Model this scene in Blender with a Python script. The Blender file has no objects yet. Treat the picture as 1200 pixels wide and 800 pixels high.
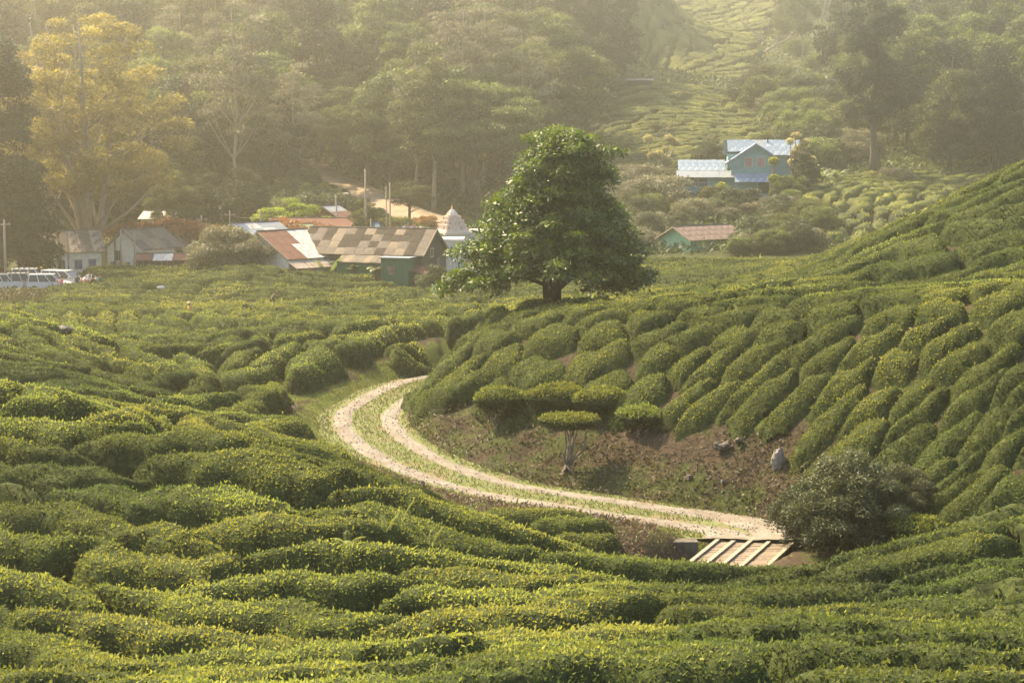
import bpy, math, random
import numpy as np
from mathutils import Vector, Matrix

random.seed(7)
RNG = np.random.default_rng(11)
scene = bpy.context.scene
COL = scene.collection

# ------------------------------------------------------------------ camera, sky, sun, exposure
CAMZ = 20.0
FPX = 2239.0                       # focal length in pixels of the 1200 px wide photograph
PITCH = math.atan(250.0 / FPX)
cam_d = bpy.data.cameras.new('camera')
cam = bpy.data.objects.new('camera', cam_d)
COL.objects.link(cam)
cam.location = (0, 0, CAMZ)
cam.rotation_euler = (math.pi / 2 - PITCH, 0, 0)
cam_d.sensor_width = 36.0
cam_d.lens = 36.0 * FPX / 1200.0
cam_d.clip_start = 0.5
cam_d.clip_end = 6000.0
scene.camera = cam

SUN_AZ = math.radians(-46)         # from the view direction (+Y) towards the left
SUN_EL = math.radians(47)
w = bpy.data.worlds.new('World')
scene.world = w
w.use_nodes = True
wn = w.node_tree
sky = wn.nodes.new('ShaderNodeTexSky')
sky.sky_type = 'NISHITA'
sky.sun_disc = False
sky.sun_elevation = SUN_EL
sky.sun_rotation = SUN_AZ
sky.air_density = 1.0
sky.dust_density = 3.0
sky.ozone_density = 1.0
bg = wn.nodes['Background']
bg.inputs['Strength'].default_value = 0.15
wn.links.new(sky.outputs[0], bg.inputs['Color'])
sun_d = bpy.data.lights.new('sun', 'SUN')
sun_d.energy = 5.0
sun_d.angle = math.radians(0.6)
sun_d.color = (1.0, 0.79, 0.44)
sun = bpy.data.objects.new('sun', sun_d)
COL.objects.link(sun)
sdir = Vector((math.sin(SUN_AZ) * math.cos(SUN_EL), math.cos(SUN_AZ) * math.cos(SUN_EL), math.sin(SUN_EL)))
sun.rotation_euler = sdir.to_track_quat('Z', 'Y').to_euler()
scene.view_settings.view_transform = 'Standard'
scene.view_settings.look = 'None'
scene.view_settings.gamma = 1.0
scene.view_settings.exposure = 1.6
scene.cycles.max_bounces = 5
scene.cycles.diffuse_bounces = 3
scene.cycles.transmission_bounces = 3
scene.cycles.transparent_max_bounces = 4
scene.cycles.volume_bounces = 1
scene.cycles.use_denoising = True
scene.cycles.use_light_tree = False

# ------------------------------------------------------------------ helpers: view geometry
CP, SP = math.cos(PITCH), math.sin(PITCH)
def ray(px, py):
    u = (px - 600.0) / FPX
    v = -(py - 400.0) / FPX
    dx, dy, dz = u, CP + v * SP, -SP + v * CP
    return dx / dy, dz / dy
def W(px, py, d):
    """the world point that stands at forward distance d in direction (px, py)"""
    a, b = ray(px, py)
    return (a * d, d, CAMZ + b * d)
def XY(px, d):
    return (px - 600.0) / FPX * d * 1.0      # close enough for layout
def to_px(x, y, z):
    """numpy: world -> photo pixels"""
    zz = z - CAMZ
    f = y * CP - zz * SP
    up = y * SP + zz * CP
    return 600.0 + FPX * x / f, 400.0 - FPX * up / f

# value noise -----------------------------------------------------
_tab = np.random.default_rng(5).random((256, 256))
def vnoise(x, y):
    xi = np.floor(x).astype(int); yi = np.floor(y).astype(int)
    fx = x - xi; fy = y - yi
    fx = fx * fx * (3 - 2 * fx); fy = fy * fy * (3 - 2 * fy)
    a = _tab[xi & 255, yi & 255]; b = _tab[(xi + 1) & 255, yi & 255]
    c = _tab[xi & 255, (yi + 1) & 255]; d = _tab[(xi + 1) & 255, (yi + 1) & 255]
    return (a * (1 - fx) + b * fx) * (1 - fy) + (c * (1 - fx) + d * fx) * fy
def fbm(x, y, o=3):
    s = 0; a = 0.5; t = 0
    for k in range(o):
        s = s + a * vnoise(x * 2 ** k + 17.3 * k, y * 2 ** k - 9.1 * k); t += a; a *= 0.5
    return s / t - 0.5

# ------------------------------------------------------------------ terrain
TEA = 0.62
T_PTS = """
0 870 27;300 870 27;600 860 27;900 850 27;1200 840 27;-250 860 28;1450 820 29
600 800 31;900 780 32;1200 770 33;300 800 34;1450 740 36;0 825 33
200 785 37;330 774 38;450 747 39.5;600 722 41;750 705 43;900 690 46;1000 662 48.5;1100 640 50;1200 618 52;1300 590 55;1500 540 60
1050 720 40;800 745 38;1200 690 42
-250 800 36;0 785 37;0 700 42;0 600 49;0 520 54;0 452 58;-250 440 58;-250 600 48
200 700 43;200 620 47.5;200 560 51;150 490 56;250 512 55;330 530 53.5;400 548 52.5;480 580 52;560 612 51.5;640 640 51.5;700 657 51.5
330 640 46;330 720 41.5;450 690 43;450 640 46;560 680 44.5;650 690 44.5;760 675 49.5;850 684 49;450 600 49;560 650 48
0 444 76;100 448 76;-250 420 82;0 375 97;100 393 95;190 434 90;-250 360 100;60 410 87;140 432 86;0 398 88
150 466 79;250 485 76;300 502 74;250 444 85;330 460 80.5;400 440 87;470 425 93;300 404 95;450 384 104;380 412 92;220 414 98;380 394 100
100 365 128;300 365 135;300 340 160;250 318 190;160 350 152;180 312 198;100 328 186;350 328 173;300 317 177;335 324 174;270 313 181;380 334 171;400 347 165;480 350 150;520 345 145;480 375 125;560 362 125;400 372 130;540 380 108
60 352 160;-40 350 165;-250 345 170;0 365 140
560 463 79.5;510 455 83;640 480 76;700 488 75;760 497 73;820 503 71.5;880 508 70;950 515 68;600 470 78;485 440 89
560 393 84.5;500 420 89;640 380 83;700 369 81.5;760 367 80.5;820 365 79;880 363 77;950 360 74.5;1000 358 72.8;1050 355 71.2;1100 353 69.4;1200 350 66.5;1300 346 65;1500 340 62
800 430 75.5;900 435 72;1000 440 69;1100 440 66;1200 440 62.5;1000 520 65.5;1100 530 62.5;1200 530 59;1500 520 56;1060 570 62.5;1120 610 58.5;1200 600 56.5;1500 580 54
560 372 92;760 356 92;830 355 88;480 400 100
1200 337 74;1200 258 83;1200 190 92;1050 340 78;1050 300 85;1050 262 92;950 348 80;950 310 92;880 350 88;1300 330 74;1300 130 92;1500 320 73;1500 20 92;1130 222 92;1200 230 100;1050 290 100;950 325 100;1300 190 100;1130 255 100;1200 262 108;1050 315 108
700 345 112;760 325 138;800 303 160;900 303 160;720 306 160;850 330 125;640 350 112
"""
G_PTS = """
870 640 62.5;840 632 63.5;935 631 63.5;870 622 65.5;800 614 66.2;780 607 67.2;700 595 68;640 590 69;600 580 70;540 568 71.5;480 545 74;440 520 77.5;422 500 80.5;430 483 84;462 462 88;475 448 92
470 492 79.5;475 475 84;500 522 76.2;560 549 73.7;640 572 71.5;700 583 70.5;760 591 69.2;820 599 68;880 606 67
750 632 61;700 628 61.5;800 640 61.5;640 615 63;600 602 64.5;520 585 67;460 555 70.5;400 532 74;360 515 76.5;345 500 79.5;355 485 83;400 465 87;440 455 90
850 670 58;930 668 58;1000 650 60;1080 648 57.5;960 615 64;1010 640 60.5
645 364 93;620 366 92;680 362 93
221 372 158;215 374 150;160 392 122;325 399 114.5
50 340 178;0 340 178;100 342 176;-150 338 180;50 322 195
440 334 177;520 336 180;350 330 188;200 318 212;100 318 208;0 318 206;-250 310 215;300 316 205;450 318 205;550 320 200
"""
# x, y, z by hand: hidden hollows, the ground by the camera, the far hills
XYZ = [(-12, 0, 17.2), (0, 0, 17.6), (12, 0, 17.2), (0, -25, 19), (-30, 0, 17), (30, 0, 17), (0, 12, 14.6), (-10, 14, 14), (10, 14, 14.0),
       (-17.5, 66, 9.2), (-11, 63, 8.7), (-7, 61, 7.6), (-4, 60, 6.8), (0, 57.5, 6.0), (4, 55, 5.5), (8, 54, 5.4), (12, 54, 5.6), (5.5, 58.5, 5.2), (17, 56, 6.2), (-22, 70, 9.2),
       (-30, 110, 7.3), (-22, 108, 7.2), (-38, 112, 7.6), (-13, 110, 7.9), (-30, 60, 12), (-40, 40, 11), (40, 40, 11), (45, 60, 10.5), (45, 80, 13), (60, 92, 20),
       (8, 84, 12.2), (12, 84, 12.7), (17, 82, 12.9),
       (24, 125, 13), (40, 125, 14), (60, 125, 14), (20, 130, 10), (10, 185, 7.0), (30, 185, 6), (48, 180, 5.5), (70, 180, 7), (60, 155, 9), (90, 140, 12), (80, 110, 18)]
FAR = """
600 320 215;700 310 205;780 300 195;870 300 195;950 296 195;1000 285 205;820 262 222;740 262 225;700 250 235;900 250 228
800 226 243;930 226 243;860 226 246;1000 225 240;960 240 232;1020 215 262;1100 222 262;1060 250 230;1120 240 235;1180 210 270
690 212 270;740 190 290;820 170 300;900 180 290;950 165 300;700 150 320;760 140 320;850 130 335;680 128 345;740 110 345;800 106 350;870 118 345;920 130 335
1100 175 290;1200 170 290;1300 160 290;1100 110 350;1200 100 360;1000 110 360;1100 50 430;1250 40 430;1400 60 400
740 100 440;800 90 430;880 95 420;760 40 520;850 20 560;900 50 500;780 -40 620;950 -20 600;1000 20 520;1180 10 520;1150 -30 620;1300 -60 600
0 290 235;100 285 235;200 280 240;300 278 240;400 272 245;500 270 245;560 268 245;-250 280 240
0 230 290;150 225 290;280 215 290;380 208 285;450 232 265;500 246 258;600 235 265;600 180 310;680 170 315
0 130 340;200 120 340;400 110 345;550 110 345;650 110 350;0 30 400;200 20 400;400 20 400;600 20 405;700 40 400;0 -150 480;300 -150 480;600 -150 480;740 -60 460;-300 200 300;-300 0 400;-300 -200 500
"""
def _parse(s):
    return [tuple(float(q) for q in t.split()) for t in s.replace('\n', ';').split(';') if t.strip()]
ctrl = []
for (px, py, d) in _parse(T_PTS):
    x, y, z = W(px, py, d); ctrl.append((x, y, z - TEA))
for (px, py, d) in _parse(G_PTS):
    ctrl.append(W(px, py, d))
ctrl += XYZ
for (px, py, d) in _parse(FAR):
    ctrl.append(W(px, py, d))
for k in range(-8, 9, 2):
    ctrl.append((k * 110.0, 900.0, 150.0)); ctrl.append((k * 130.0, 1500.0, 190.0)); ctrl.append((k * 40.0, -60.0, 21.0))
for y_ in (100., 250., 400., 600.):
    ctrl.append((-500., y_, 40 + y_ * .12)); ctrl.append((500., y_, 40 + y_ * .12))
ctrl = np.array(ctrl)
# distances are compressed with range, so that far points weigh like near ones
def warp(x, y):
    r = np.hypot(x, y + 5.0) + 1e-6
    g = np.where(r < 120, r, 120 + 120 * np.log(np.maximum(r, 120) / 120.0))
    return x / r * g, y / r * g
cx, cy = warp(ctrl[:, 0], ctrl[:, 1])
def kern(r2):
    return -np.sqrt(r2 + 1.2)
n = len(ctrl)
A = np.zeros((n + 3, n + 3))
A[:n, :n] = kern((cx[:, None] - cx) ** 2 + (cy[:, None] - cy) ** 2) + np.eye(n) * 0.25
Pm = np.c_[np.ones(n), cx, cy]
A[:n, n:] = Pm; A[n:, :n] = Pm.T
sol = np.linalg.solve(A, np.r_[ctrl[:, 2], 0, 0, 0])
def rbf(x, y):
    sh = x.shape
    X, Y = warp(x.ravel(), y.ravel())
    out = np.empty(len(X))
    for i in range(0, len(X), 40000):
        a = X[i:i + 40000, None]; b = Y[i:i + 40000, None]
        out[i:i + 40000] = kern((a - cx) ** 2 + (b - cy) ** 2) @ sol[:n] + sol[n] + sol[n + 1] * a[:, 0] + sol[n + 2] * b[:, 0]
    return out.reshape(sh)

# road centre line (x, y, z)
ROAD = np.array([W(*p) for p in [(869, 652, 60.7), (880, 636, 62.6), (872, 622, 65.0), (820, 611, 66.6), (760, 602, 67.5), (700, 592.5, 68.4), (640, 583.5, 69.4), (590, 575, 70.5), (540, 562, 72),
                                 (490, 543, 74.3), (455, 523, 77), (434, 504, 80), (430, 488, 83.2), (444, 474, 86), (468, 460, 89), (495, 449, 93), (530, 440, 97), (560, 430, 103)]])
def smooth_line(P, n=12):
    out = []
    for i in range(len(P) - 1):
        p0 = P[max(i - 1, 0)]; p1 = P[i]; p2 = P[i + 1]; p3 = P[min(i + 2, len(P) - 1)]
        for k in range(n):
            t = k / n
            out.append(0.5 * ((2 * p1) + (-p0 + p2) * t + (2 * p0 - 5 * p1 + 4 * p2 - p3) * t * t + (-p0 + 3 * p1 - 3 * p2 + p3) * t ** 3))
    out.append(P[-1])
    return np.array(out)
RL = smooth_line(ROAD, 10)
RLT = np.gradient(RL[:, :2], axis=0); RLT /= np.linalg.norm(RLT, axis=1)[:, None]
def road_near(x, y):
    """signed offset (+ = right of travel away from the bridge), z of the road, index"""
    sh = x.shape; x = x.ravel(); y = y.ravel()
    off = np.full(len(x), 99.0); zz = np.zeros(len(x)); idx = np.zeros(len(x), int)
    m = (np.abs(x - 2) < 24) & (y > 50) & (y < 115)
    if m.any():
        dx = x[m, None] - RL[:, 0]; dy = y[m, None] - RL[:, 1]
        j = np.argmin(dx * dx + dy * dy, axis=1)
        k = np.arange(len(j))
        nx = RLT[j, 1]; ny = -RLT[j, 0]
        o = dx[k, j] * nx + dy[k, j] * ny
        dist = np.hypot(dx[k, j], dy[k, j])
        off[m] = np.sign(o) * dist; zz[m] = RL[j, 2]; idx[m] = j
    return off.reshape(sh), zz.reshape(sh), idx.reshape(sh)

def terrain_raw(x, y):
    z = rbf(x, y)
    z = np.where(z > 60, 60 + 45 * np.tanh((z - 60) / 45), z)
    off, rz, _ = road_near(x, y)
    d = np.abs(off)
    wgt = np.clip(1 - (d - 1.7) / 1.0, 0, 1); wgt = wgt * wgt * (3 - 2 * wgt)
    inb = (y > 63.2)
    wgt = wgt * inb
    z = z * (1 - wgt) + rz * wgt
    bx = np.clip(2.1 - np.abs(x - 7.2 - (y - 62) * 0.45), 0, 0.8) / 0.8 * np.clip(63.15 - y, 0, 0.5) / 0.5 * np.clip(y - 57.5, 0, 1)
    z = z - bx * 1.15
    return z
# rasters
GX0, GX1, GY0, GY1, GS = -50.0, 60.0, -10.0, 125.0, 0.35
gx = np.arange(GX0, GX1 + GS, GS); gy = np.arange(GY0, GY1 + GS, GS)
RAST1 = terrain_raw(*np.meshgrid(gx, gy, indexing='ij'))
FX0, FX1, FY0, FY1, FS = -260.0, 300.0, -60.0, 720.0, 2.5
fx_ = np.arange(FX0, FX1 + FS, FS); fy_ = np.arange(FY0, FY1 + FS, FS)
RAST2 = terrain_raw(*np.meshgrid(fx_, fy_, indexing='ij'))
def _bil(R, x0, y0, s, x, y):
    u = np.clip((x - x0) / s, 0, R.shape[0] - 1.001); v = np.clip((y - y0) / s, 0, R.shape[1] - 1.001)
    i = u.astype(int); j = v.astype(int); a = u - i; b = v - j
    return (R[i, j] * (1 - a) + R[i + 1, j] * a) * (1 - b) + (R[i, j + 1] * (1 - a) + R[i + 1, j + 1] * a) * b
def ground(x, y):
    x = np.asarray(x, float); y = np.asarray(y, float)
    z1 = _bil(RAST1, GX0, GY0, GS, x, y)
    z2 = _bil(RAST2, FX0, FY0, FS, x, y)
    m = np.clip(np.minimum.reduce([x - GX0, GX1 - x, y - GY0, GY1 - y]) / 6.0, 0, 1)
    return z1 * m + z2 * (1 - m)
def gz(x, y):
    return float(ground(np.array([x]), np.array([y]))[0])
def hit(px, py, dmin=24.0, dmax=700.0, lift=0.0):
    a, b = ray(px, py)
    d = np.geomspace(dmin, dmax, 3000)
    z = ground(a * d, d) + lift
    r = CAMZ + b * d
    k = np.nonzero(z >= r)[0]
    k = k[0] if len(k) else len(d) - 1
    return np.array([a * d[k], d[k], z[k]])
# ------------------------------------------------------------------ materials
def srgb(r, g, b):
    f = lambda c: (c / 255.0 / 12.92) if c / 255.0 <= 0.04045 else ((c / 255.0 + 0.055) / 1.055) ** 2.4
    return (f(r), f(g), f(b), 1.0)
class NT:
    def __init__(s, name):
        s.m = bpy.data.materials.new(name); s.m.use_nodes = True
        s.t = s.m.node_tree; s.N = s.t.nodes; s.L = s.t.links
        s.b = s.N['Principled BSDF']; s.out = s.N['Material Output']
    def n(s, t, **kw):
        x = s.N.new(t)
        for k, v in kw.items(): setattr(x, k, v)
        return x
    def set(s, node, **kw):
        for k, v in kw.items(): node.inputs[k.replace('_', ' ')].default_value = v
    def noise(s, scale, detail=3, rough=0.55, co='Object', dim='3D', stretch=None):
        tc = s.n('ShaderNodeTexCoord') if co != 'pos' else s.n('ShaderNodeNewGeometry')
        src = tc.outputs['Position' if co == 'pos' else co]
        if stretch:
            mp = s.n('ShaderNodeMapping'); mp.inputs['Scale'].default_value = stretch
            s.L.new(src, mp.inputs['Vector']); src = mp.outputs[0]
        nz = s.n('ShaderNodeTexNoise'); nz.inputs['Scale'].default_value = scale
        nz.inputs['Detail'].default_value = detail; nz.inputs['Roughness'].default_value = rough
        s.L.new(src, nz.inputs['Vector']); return nz.outputs['Fac']
    def ramp(s, fac, stops):
        r = s.n('ShaderNodeValToRGB'); e = r.color_ramp.elements
        while len(e) < len(stops): e.new(0.5)
        for i, (p, c) in enumerate(stops):
            e[i].position = p; e[i].color = c if len(c) == 4 else (*c, 1)
        s.L.new(fac, r.inputs['Fac']); return r.outputs['Color']
    def mix(s, fac, a, b, mode='MIX'):
        x = s.n('ShaderNodeMix', data_type='RGBA', blend_type=mode)
        for sock, v in ((0, fac), (6, a), (7, b)):
            if hasattr(v, 'default_value') or hasattr(v, 'links'): s.L.new(v, x.inputs[sock])
            else: x.inputs[sock].default_value = v
        return x.outputs[2]
    def math(s, op, a, b=0.0, clamp=False):
        x = s.n('ShaderNodeMath', operation=op, use_clamp=clamp)
        for i, v in enumerate((a, b)):
            if hasattr(v, 'links'): s.L.new(v, x.inputs[i])
            else: x.inputs[i].default_value = v
        return x.outputs[0]
    def attr(s, name):
        x = s.n('ShaderNodeAttribute'); x.attribute_name = name; return x.outputs['Fac']
    def bump(s, h, strength=0.5, dist=0.05):
        b = s.n('ShaderNodeBump'); b.inputs['Strength'].default_value = strength; b.inputs['Distance'].default_value = dist
        s.L.new(h, b.inputs['Height']); s.L.new(b.outputs[0], s.b.inputs['Normal'])
    def col(s, c):
        if hasattr(c, 'links'): s.L.new(c, s.b.inputs['Base Color'])
        else: s.b.inputs['Base Color'].default_value = c
MATS = {}
def leaf_mat(name, dark, mid, light, trans=0.35, rough=0.55, vary=0.18, spec=0.3):
    m = NT(name)
    t = m.attr('tone')
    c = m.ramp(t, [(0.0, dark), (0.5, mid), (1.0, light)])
    oi = m.n('ShaderNodeObjectInfo')
    hs = m.n('ShaderNodeHueSaturation')
    k = m.math('MULTIPLY_ADD', oi.outputs['Random'], vary * 2); m.N[k.node.name].inputs[2].default_value = 1 - vary
    m.L.new(k, hs.inputs['Value'])
    h = m.math('MULTIPLY_ADD', oi.outputs['Random'], 0.03); k2 = h.node; k2.inputs[2].default_value = 0.485
    m.L.new(h, hs.inputs['Hue'])
    m.L.new(c, hs.inputs['Color'])
    m.col(hs.outputs[0]); m.b.inputs['Roughness'].default_value = rough
    m.b.inputs['Specular IOR Level'].default_value = spec
    tr = m.n('ShaderNodeBsdfTranslucent')
    hs2 = m.n('ShaderNodeHueSaturation'); hs2.inputs['Saturation'].default_value = 1.15; hs2.inputs['Value'].default_value = 1.5
    m.L.new(hs.outputs[0], hs2.inputs['Color']); m.L.new(hs2.outputs[0], tr.inputs['Color'])
    mx = m.n('ShaderNodeMixShader'); mx.inputs[0].default_value = trans
    m.L.new(m.b.outputs[0], mx.inputs[1]); m.L.new(tr.outputs[0], mx.inputs[2]); m.L.new(mx.outputs[0], m.out.inputs['Surface'])
    return m.m
def plain(name, c, rough=0.7, nscale=6.0, amount=0.25, bump=0.0, spec=0.3, metal=0.0, stretch=None, co='Object'):
    m = NT(name)
    nz = m.noise(nscale, 4, 0.6, co=co, stretch=stretch)
    a = tuple(v * (1 - amount) for v in c[:3]) + (1,); b = tuple(min(1, v * (1 + amount)) for v in c[:3]) + (1,)
    m.col(m.ramp(nz, [(0.3, a), (0.7, b)]))
    m.b.inputs['Roughness'].default_value = rough; m.b.inputs['Specular IOR Level'].default_value = spec
    m.b.inputs['Metallic'].default_value = metal
    if bump: m.bump(nz, bump, 0.04)
    return m.m

# tea: leaves and the twiggy body under them
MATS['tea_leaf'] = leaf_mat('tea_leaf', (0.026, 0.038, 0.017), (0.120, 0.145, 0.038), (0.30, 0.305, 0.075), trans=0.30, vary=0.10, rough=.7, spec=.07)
_m = NT('tea_body')
_n1 = _m.noise(3.5, 4, 0.7, co='pos')
_m.col(_m.ramp(_n1, [(0.3, (0.012, 0.016, 0.008)), (0.7, (0.066, 0.084, 0.026))]))
_m.b.inputs['Roughness'].default_value = 0.9; _m.b.inputs['Specular IOR Level'].default_value = 0.05
_m.bump(_m.noise(11, 3, 0.7, co='pos'), 1.0, 0.08)
MATS['tea_body'] = _m.m
# ground
_m = NT('ground')
_n1 = _m.noise(0.9, 5, 0.6, co='pos'); _n2 = _m.noise(6.0, 5, 0.65, co='pos'); _n3 = _m.noise(0.25, 3, 0.5, co='pos')
_soil = _m.ramp(_n2, [(0.25, (0.022, 0.016, 0.011)), (0.55, (0.055, 0.040, 0.027)), (0.8, (0.105, 0.076, 0.052))])
_grass = _m.ramp(_n2, [(0.25, (0.05, 0.065, 0.014)), (0.6, (0.12, 0.14, 0.03)), (0.8, (0.20, 0.20, 0.06))])
_weed = _m.ramp(_n2, [(0.3, (0.02, 0.028, 0.010)), (0.7, (0.065, 0.075, 0.022))])
_g = _m.math('ADD', _m.attr('grass'), _m.math('MULTIPLY', _m.math('SUBTRACT', _n1, 0.5), 1.6))
_g = _m.math('MULTIPLY', _m.math('SUBTRACT', _g, 0.42), 5.0, True)
_c = _m.mix(_g, _soil, _grass)
_wd = _m.math('ADD', _m.attr('weed'), _m.math('MULTIPLY', _m.math('SUBTRACT', _n1, 0.5), 1.8))
_wd = _m.math('MULTIPLY', _m.math('SUBTRACT', _wd, 0.45), 4.0, True)
_c = _m.mix(_wd, _c, _weed)
_m.col(_c); _m.b.inputs['Roughness'].default_value = 0.95; _m.b.inputs['Specular IOR Level'].default_value = 0.1
_m.bump(_n2, 0.8, 0.12)
MATS['ground'] = _m.m

# ------------------------------------------------------------------ mesh helpers
def tag(o, label=None, cat=None, group=None, kind=None):
    if label: o['label'] = label
    if cat: o['category'] = cat
    if group: o['group'] = group
    if kind: o['kind'] = kind
    return o
def np_mesh(name, V, Q=None, T=None, mats=(), mi=None, tone=None, smooth=None, vattr=None):
    """V (n,3); Q quads, T tris; mi / tone / smooth per face (quads first)"""
    Q = np.zeros((0, 4), np.int64) if Q is None else np.asarray(Q, np.int64)
    T = np.zeros((0, 3), np.int64) if T is None else np.asarray(T, np.int64)
    me = bpy.data.meshes.new(name)
    me.vertices.add(len(V)); me.vertices.foreach_set('co', np.ascontiguousarray(V, np.float32).ravel())
    loops = np.r_[Q.ravel(), T.ravel()].astype(np.int32)
    me.loops.add(len(loops)); me.loops.foreach_set('vertex_index', loops)
    nf = len(Q) + len(T)
    me.polygons.add(nf)
    ls = np.r_[np.arange(len(Q)) * 4, len(Q) * 4 + np.arange(len(T)) * 3].astype(np.int32)
    me.polygons.foreach_set('loop_start', ls)
    if mi is not None: me.polygons.foreach_set('material_index', np.asarray(mi, np.int32))
    me.polygons.foreach_set('use_smooth', np.ones(nf, bool) if smooth is None else np.asarray(smooth, bool))
    for m in mats: me.materials.append(m)
    if tone is not None:
        a = me.attributes.new('tone', 'FLOAT', 'FACE'); a.data.foreach_set('value', np.asarray(tone, np.float32))
    for k, v in (vattr or {}).items():
        a = me.attributes.new(k, 'FLOAT', 'POINT'); a.data.foreach_set('value', np.asarray(v, np.float32))
    me.update(calc_edges=True)
    return me
def link(name, me, parent=None, loc=None):
    o = bpy.data.objects.new(name, me); COL.objects.link(o)
    if parent is not None: o.parent = parent
    if loc is not None: o.location = loc
    return o
def empty(name, loc, rz=0.0, label=None, cat=None, group=None):
    o = bpy.data.objects.new(name, None); COL.objects.link(o)
    o.location = loc; o.rotation_euler = (0, 0, rz); o.empty_display_size = 0.3
    return tag(o, label, cat, group)
def unit(v):
    return v / np.maximum(np.linalg.norm(v, axis=-1, keepdims=True), 1e-9)
def leaf_quads(P, Nrm, size, rng, spread=0.9, width=0.45, droop=0.0, aim=None, fold=0.12):
    """one diamond leaf per point: returns V (4n,3), Q (n,4)"""
    n = len(P)
    r = rng.normal(size=(n, 3))
    D = unit(Nrm * 0.55 + unit(r) * spread if aim is None else aim + unit(r) * spread)
    D[:, 2] -= droop; D = unit(D)
    S = unit(np.cross(D, unit(rng.normal(size=(n, 3)) * 0.6 + Nrm)))
    U = np.cross(S, D)
    L = (size * rng.uniform(0.7, 1.3, n))[:, None] if np.ndim(size) else (size * rng.uniform(0.7, 1.3, n))[:, None]
    Wd = L * width
    V = np.empty((n, 4, 3))
    V[:, 0] = P
    V[:, 1] = P + D * L * 0.45 + S * Wd * 0.5 - U * Wd * fold
    V[:, 2] = P + D * L
    V[:, 3] = P + D * L * 0.45 - S * Wd * 0.5 - U * Wd * fold
    return V.reshape(-1, 3), np.arange(4 * n).reshape(n, 4)
def in_poly(px, py, poly):
    poly = np.asarray(poly, float); c = np.zeros(np.shape(px), bool); j = len(poly) - 1
    for i in range(len(poly)):
        xi, yi = poly[i]; xj, yj = poly[j]
        with np.errstate(divide='ignore', invalid='ignore'):
            t = ((yi > py) != (yj > py)) & (px < (xj - xi) * (py - yi) / (yj - yi + 1e-12) + xi)
        c ^= t; j = i
    return c

# ------------------------------------------------------------------ ground sheet
def axis(segs):
    out = [segs[0][0]]
    for a, b, s in segs:
        k = max(1, int(round((b - a) / s))); out += list(a + (b - a) * (np.arange(k) + 1) / k)
    return np.array(out)
ax = axis([(-2500, -600, 300), (-600, -260, 40), (-260, -60, 5), (-60, -14, 1.0), (-14, 18, 0.4), (18, 50, 1.0), (50, 300, 5), (300, 700, 50), (700, 2500, 300)])
ay = axis([(-300, -20, 40), (-20, 24, 3), (24, 60, 0.8), (60, 94, 0.4), (94, 135, 1.2), (135, 300, 2.5), (300, 700, 6), (700, 1000, 50), (1000, 3000, 250)])
gxx, gyy = np.meshgrid(ax, ay, indexing='ij')
gzz = ground(gxx, gyy)
mfar = (gyy > 715) | (np.abs(gxx) > 255)
gzz = np.where(mfar, terrain_raw(gxx, gyy), gzz)
off_g, rz_g, _ = road_near(gxx, gyy)
on_road = (np.abs(off_g) < 2.3) & (gyy > 62.2)
gpx, gpy = to_px(gxx, np.maximum(gyy, 5), gzz)
def interp_tab(tab, px):
    tab = np.array(tab, float); return np.interp(px, tab[:, 0], tab[:, 1])
BANK_TOP = [(475, 89), (485, 88), (510, 82.5), (560, 78.6), (640, 75.5), (700, 74.5), (760, 72.5), (820, 71.0), (880, 69.5), (950, 67.8), (1000, 65.3), (1060, 62.3), (1120, 58.3), (1200, 56.3), (1400, 55)]
CREST_D = [(-400, 61), (0, 60), (250, 57), (400, 54.5), (560, 53.4), (700, 53.2), (860, 51.3), (1000, 50.3), (1200, 53), (1500, 61)]
FIELD_END = [(-400, 148), (0, 150), (90, 152), (112, 196), (250, 196), (320, 190), (400, 172), (440, 163), (520, 158), (620, 163), (900, 162), (1000, 165), (1200, 165)]
relief = np.where(on_road, 0, 1.0)
bank = (gyy > 60) & (gyy < interp_tab(BANK_TOP, gpx) + 0.3) & (gpx > 465) & (off_g * 0 + 1 > 0) & (np.abs(off_g) > 1.7) & (gpx < 1150) & (gpy < 615)
lump = fbm(gxx * 0.9, gyy * 0.9, 3) * 0.5 + fbm(gxx * 2.6 + 9, gyy * 2.6, 2) * 0.28
gzz = gzz + np.where(bank, lump * 1.2, lump * 0.18) * relief * (gyy < 140)
gzz = gzz - np.clip(1.0 - (np.abs(off_g) - 1.9) / 0.6, 0, 1) * 0.10 * (gyy > 62.2)
grass = np.zeros_like(gzz)
grass = np.maximum(grass, np.clip((3.6 - np.abs(off_g)) / 1.2, 0, 1) * (gyy > 66) * 0.75)
brown = np.exp(-(((gxx - 3.4) / 2.2) ** 2 + ((gyy - 61.6) / 2.0) ** 2)) + np.exp(-(((gxx + 3.4) / 3.4) ** 2 + ((gyy - 68) / 1.7) ** 2)) + 0.9 * np.exp(-(((gxx + 7.8) / 1.5) ** 2 + ((gyy - 74.5) / 1.8) ** 2))
grass = np.where((gyy > 62) & (gyy < 90) & ~bank & (np.abs(off_g) < 5.5) & (gpx < 850), np.maximum(grass, 0.6), grass) - brown * 0.9
weed = np.where(bank, 0.62, 0.35)
weed = np.where(bank & (gpx > 700) & (gpx < 960) & (gpy < 545) & (gpy > 505), 0.30, weed)
weed = np.where((gyy > 168), 0.9, weed)
weed = np.where((gpx > 940) & (gyy > 55) & (gyy < 68), 0.6, weed)
grass = np.where(bank | ((gpx > 470) & (np.abs(off_g) > 2.3) & (gyy < 100) & (off_g > 0)), 0.0, grass); grass = np.where(gyy > 168, 0.3, grass)
nx_, ny_ = gxx.shape
ii = np.arange(nx_ * ny_).reshape(nx_, ny_)
GQ = np.stack([ii[:-1, :-1], ii[1:, :-1], ii[1:, 1:], ii[:-1, 1:]], -1).reshape(-1, 4)
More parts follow.
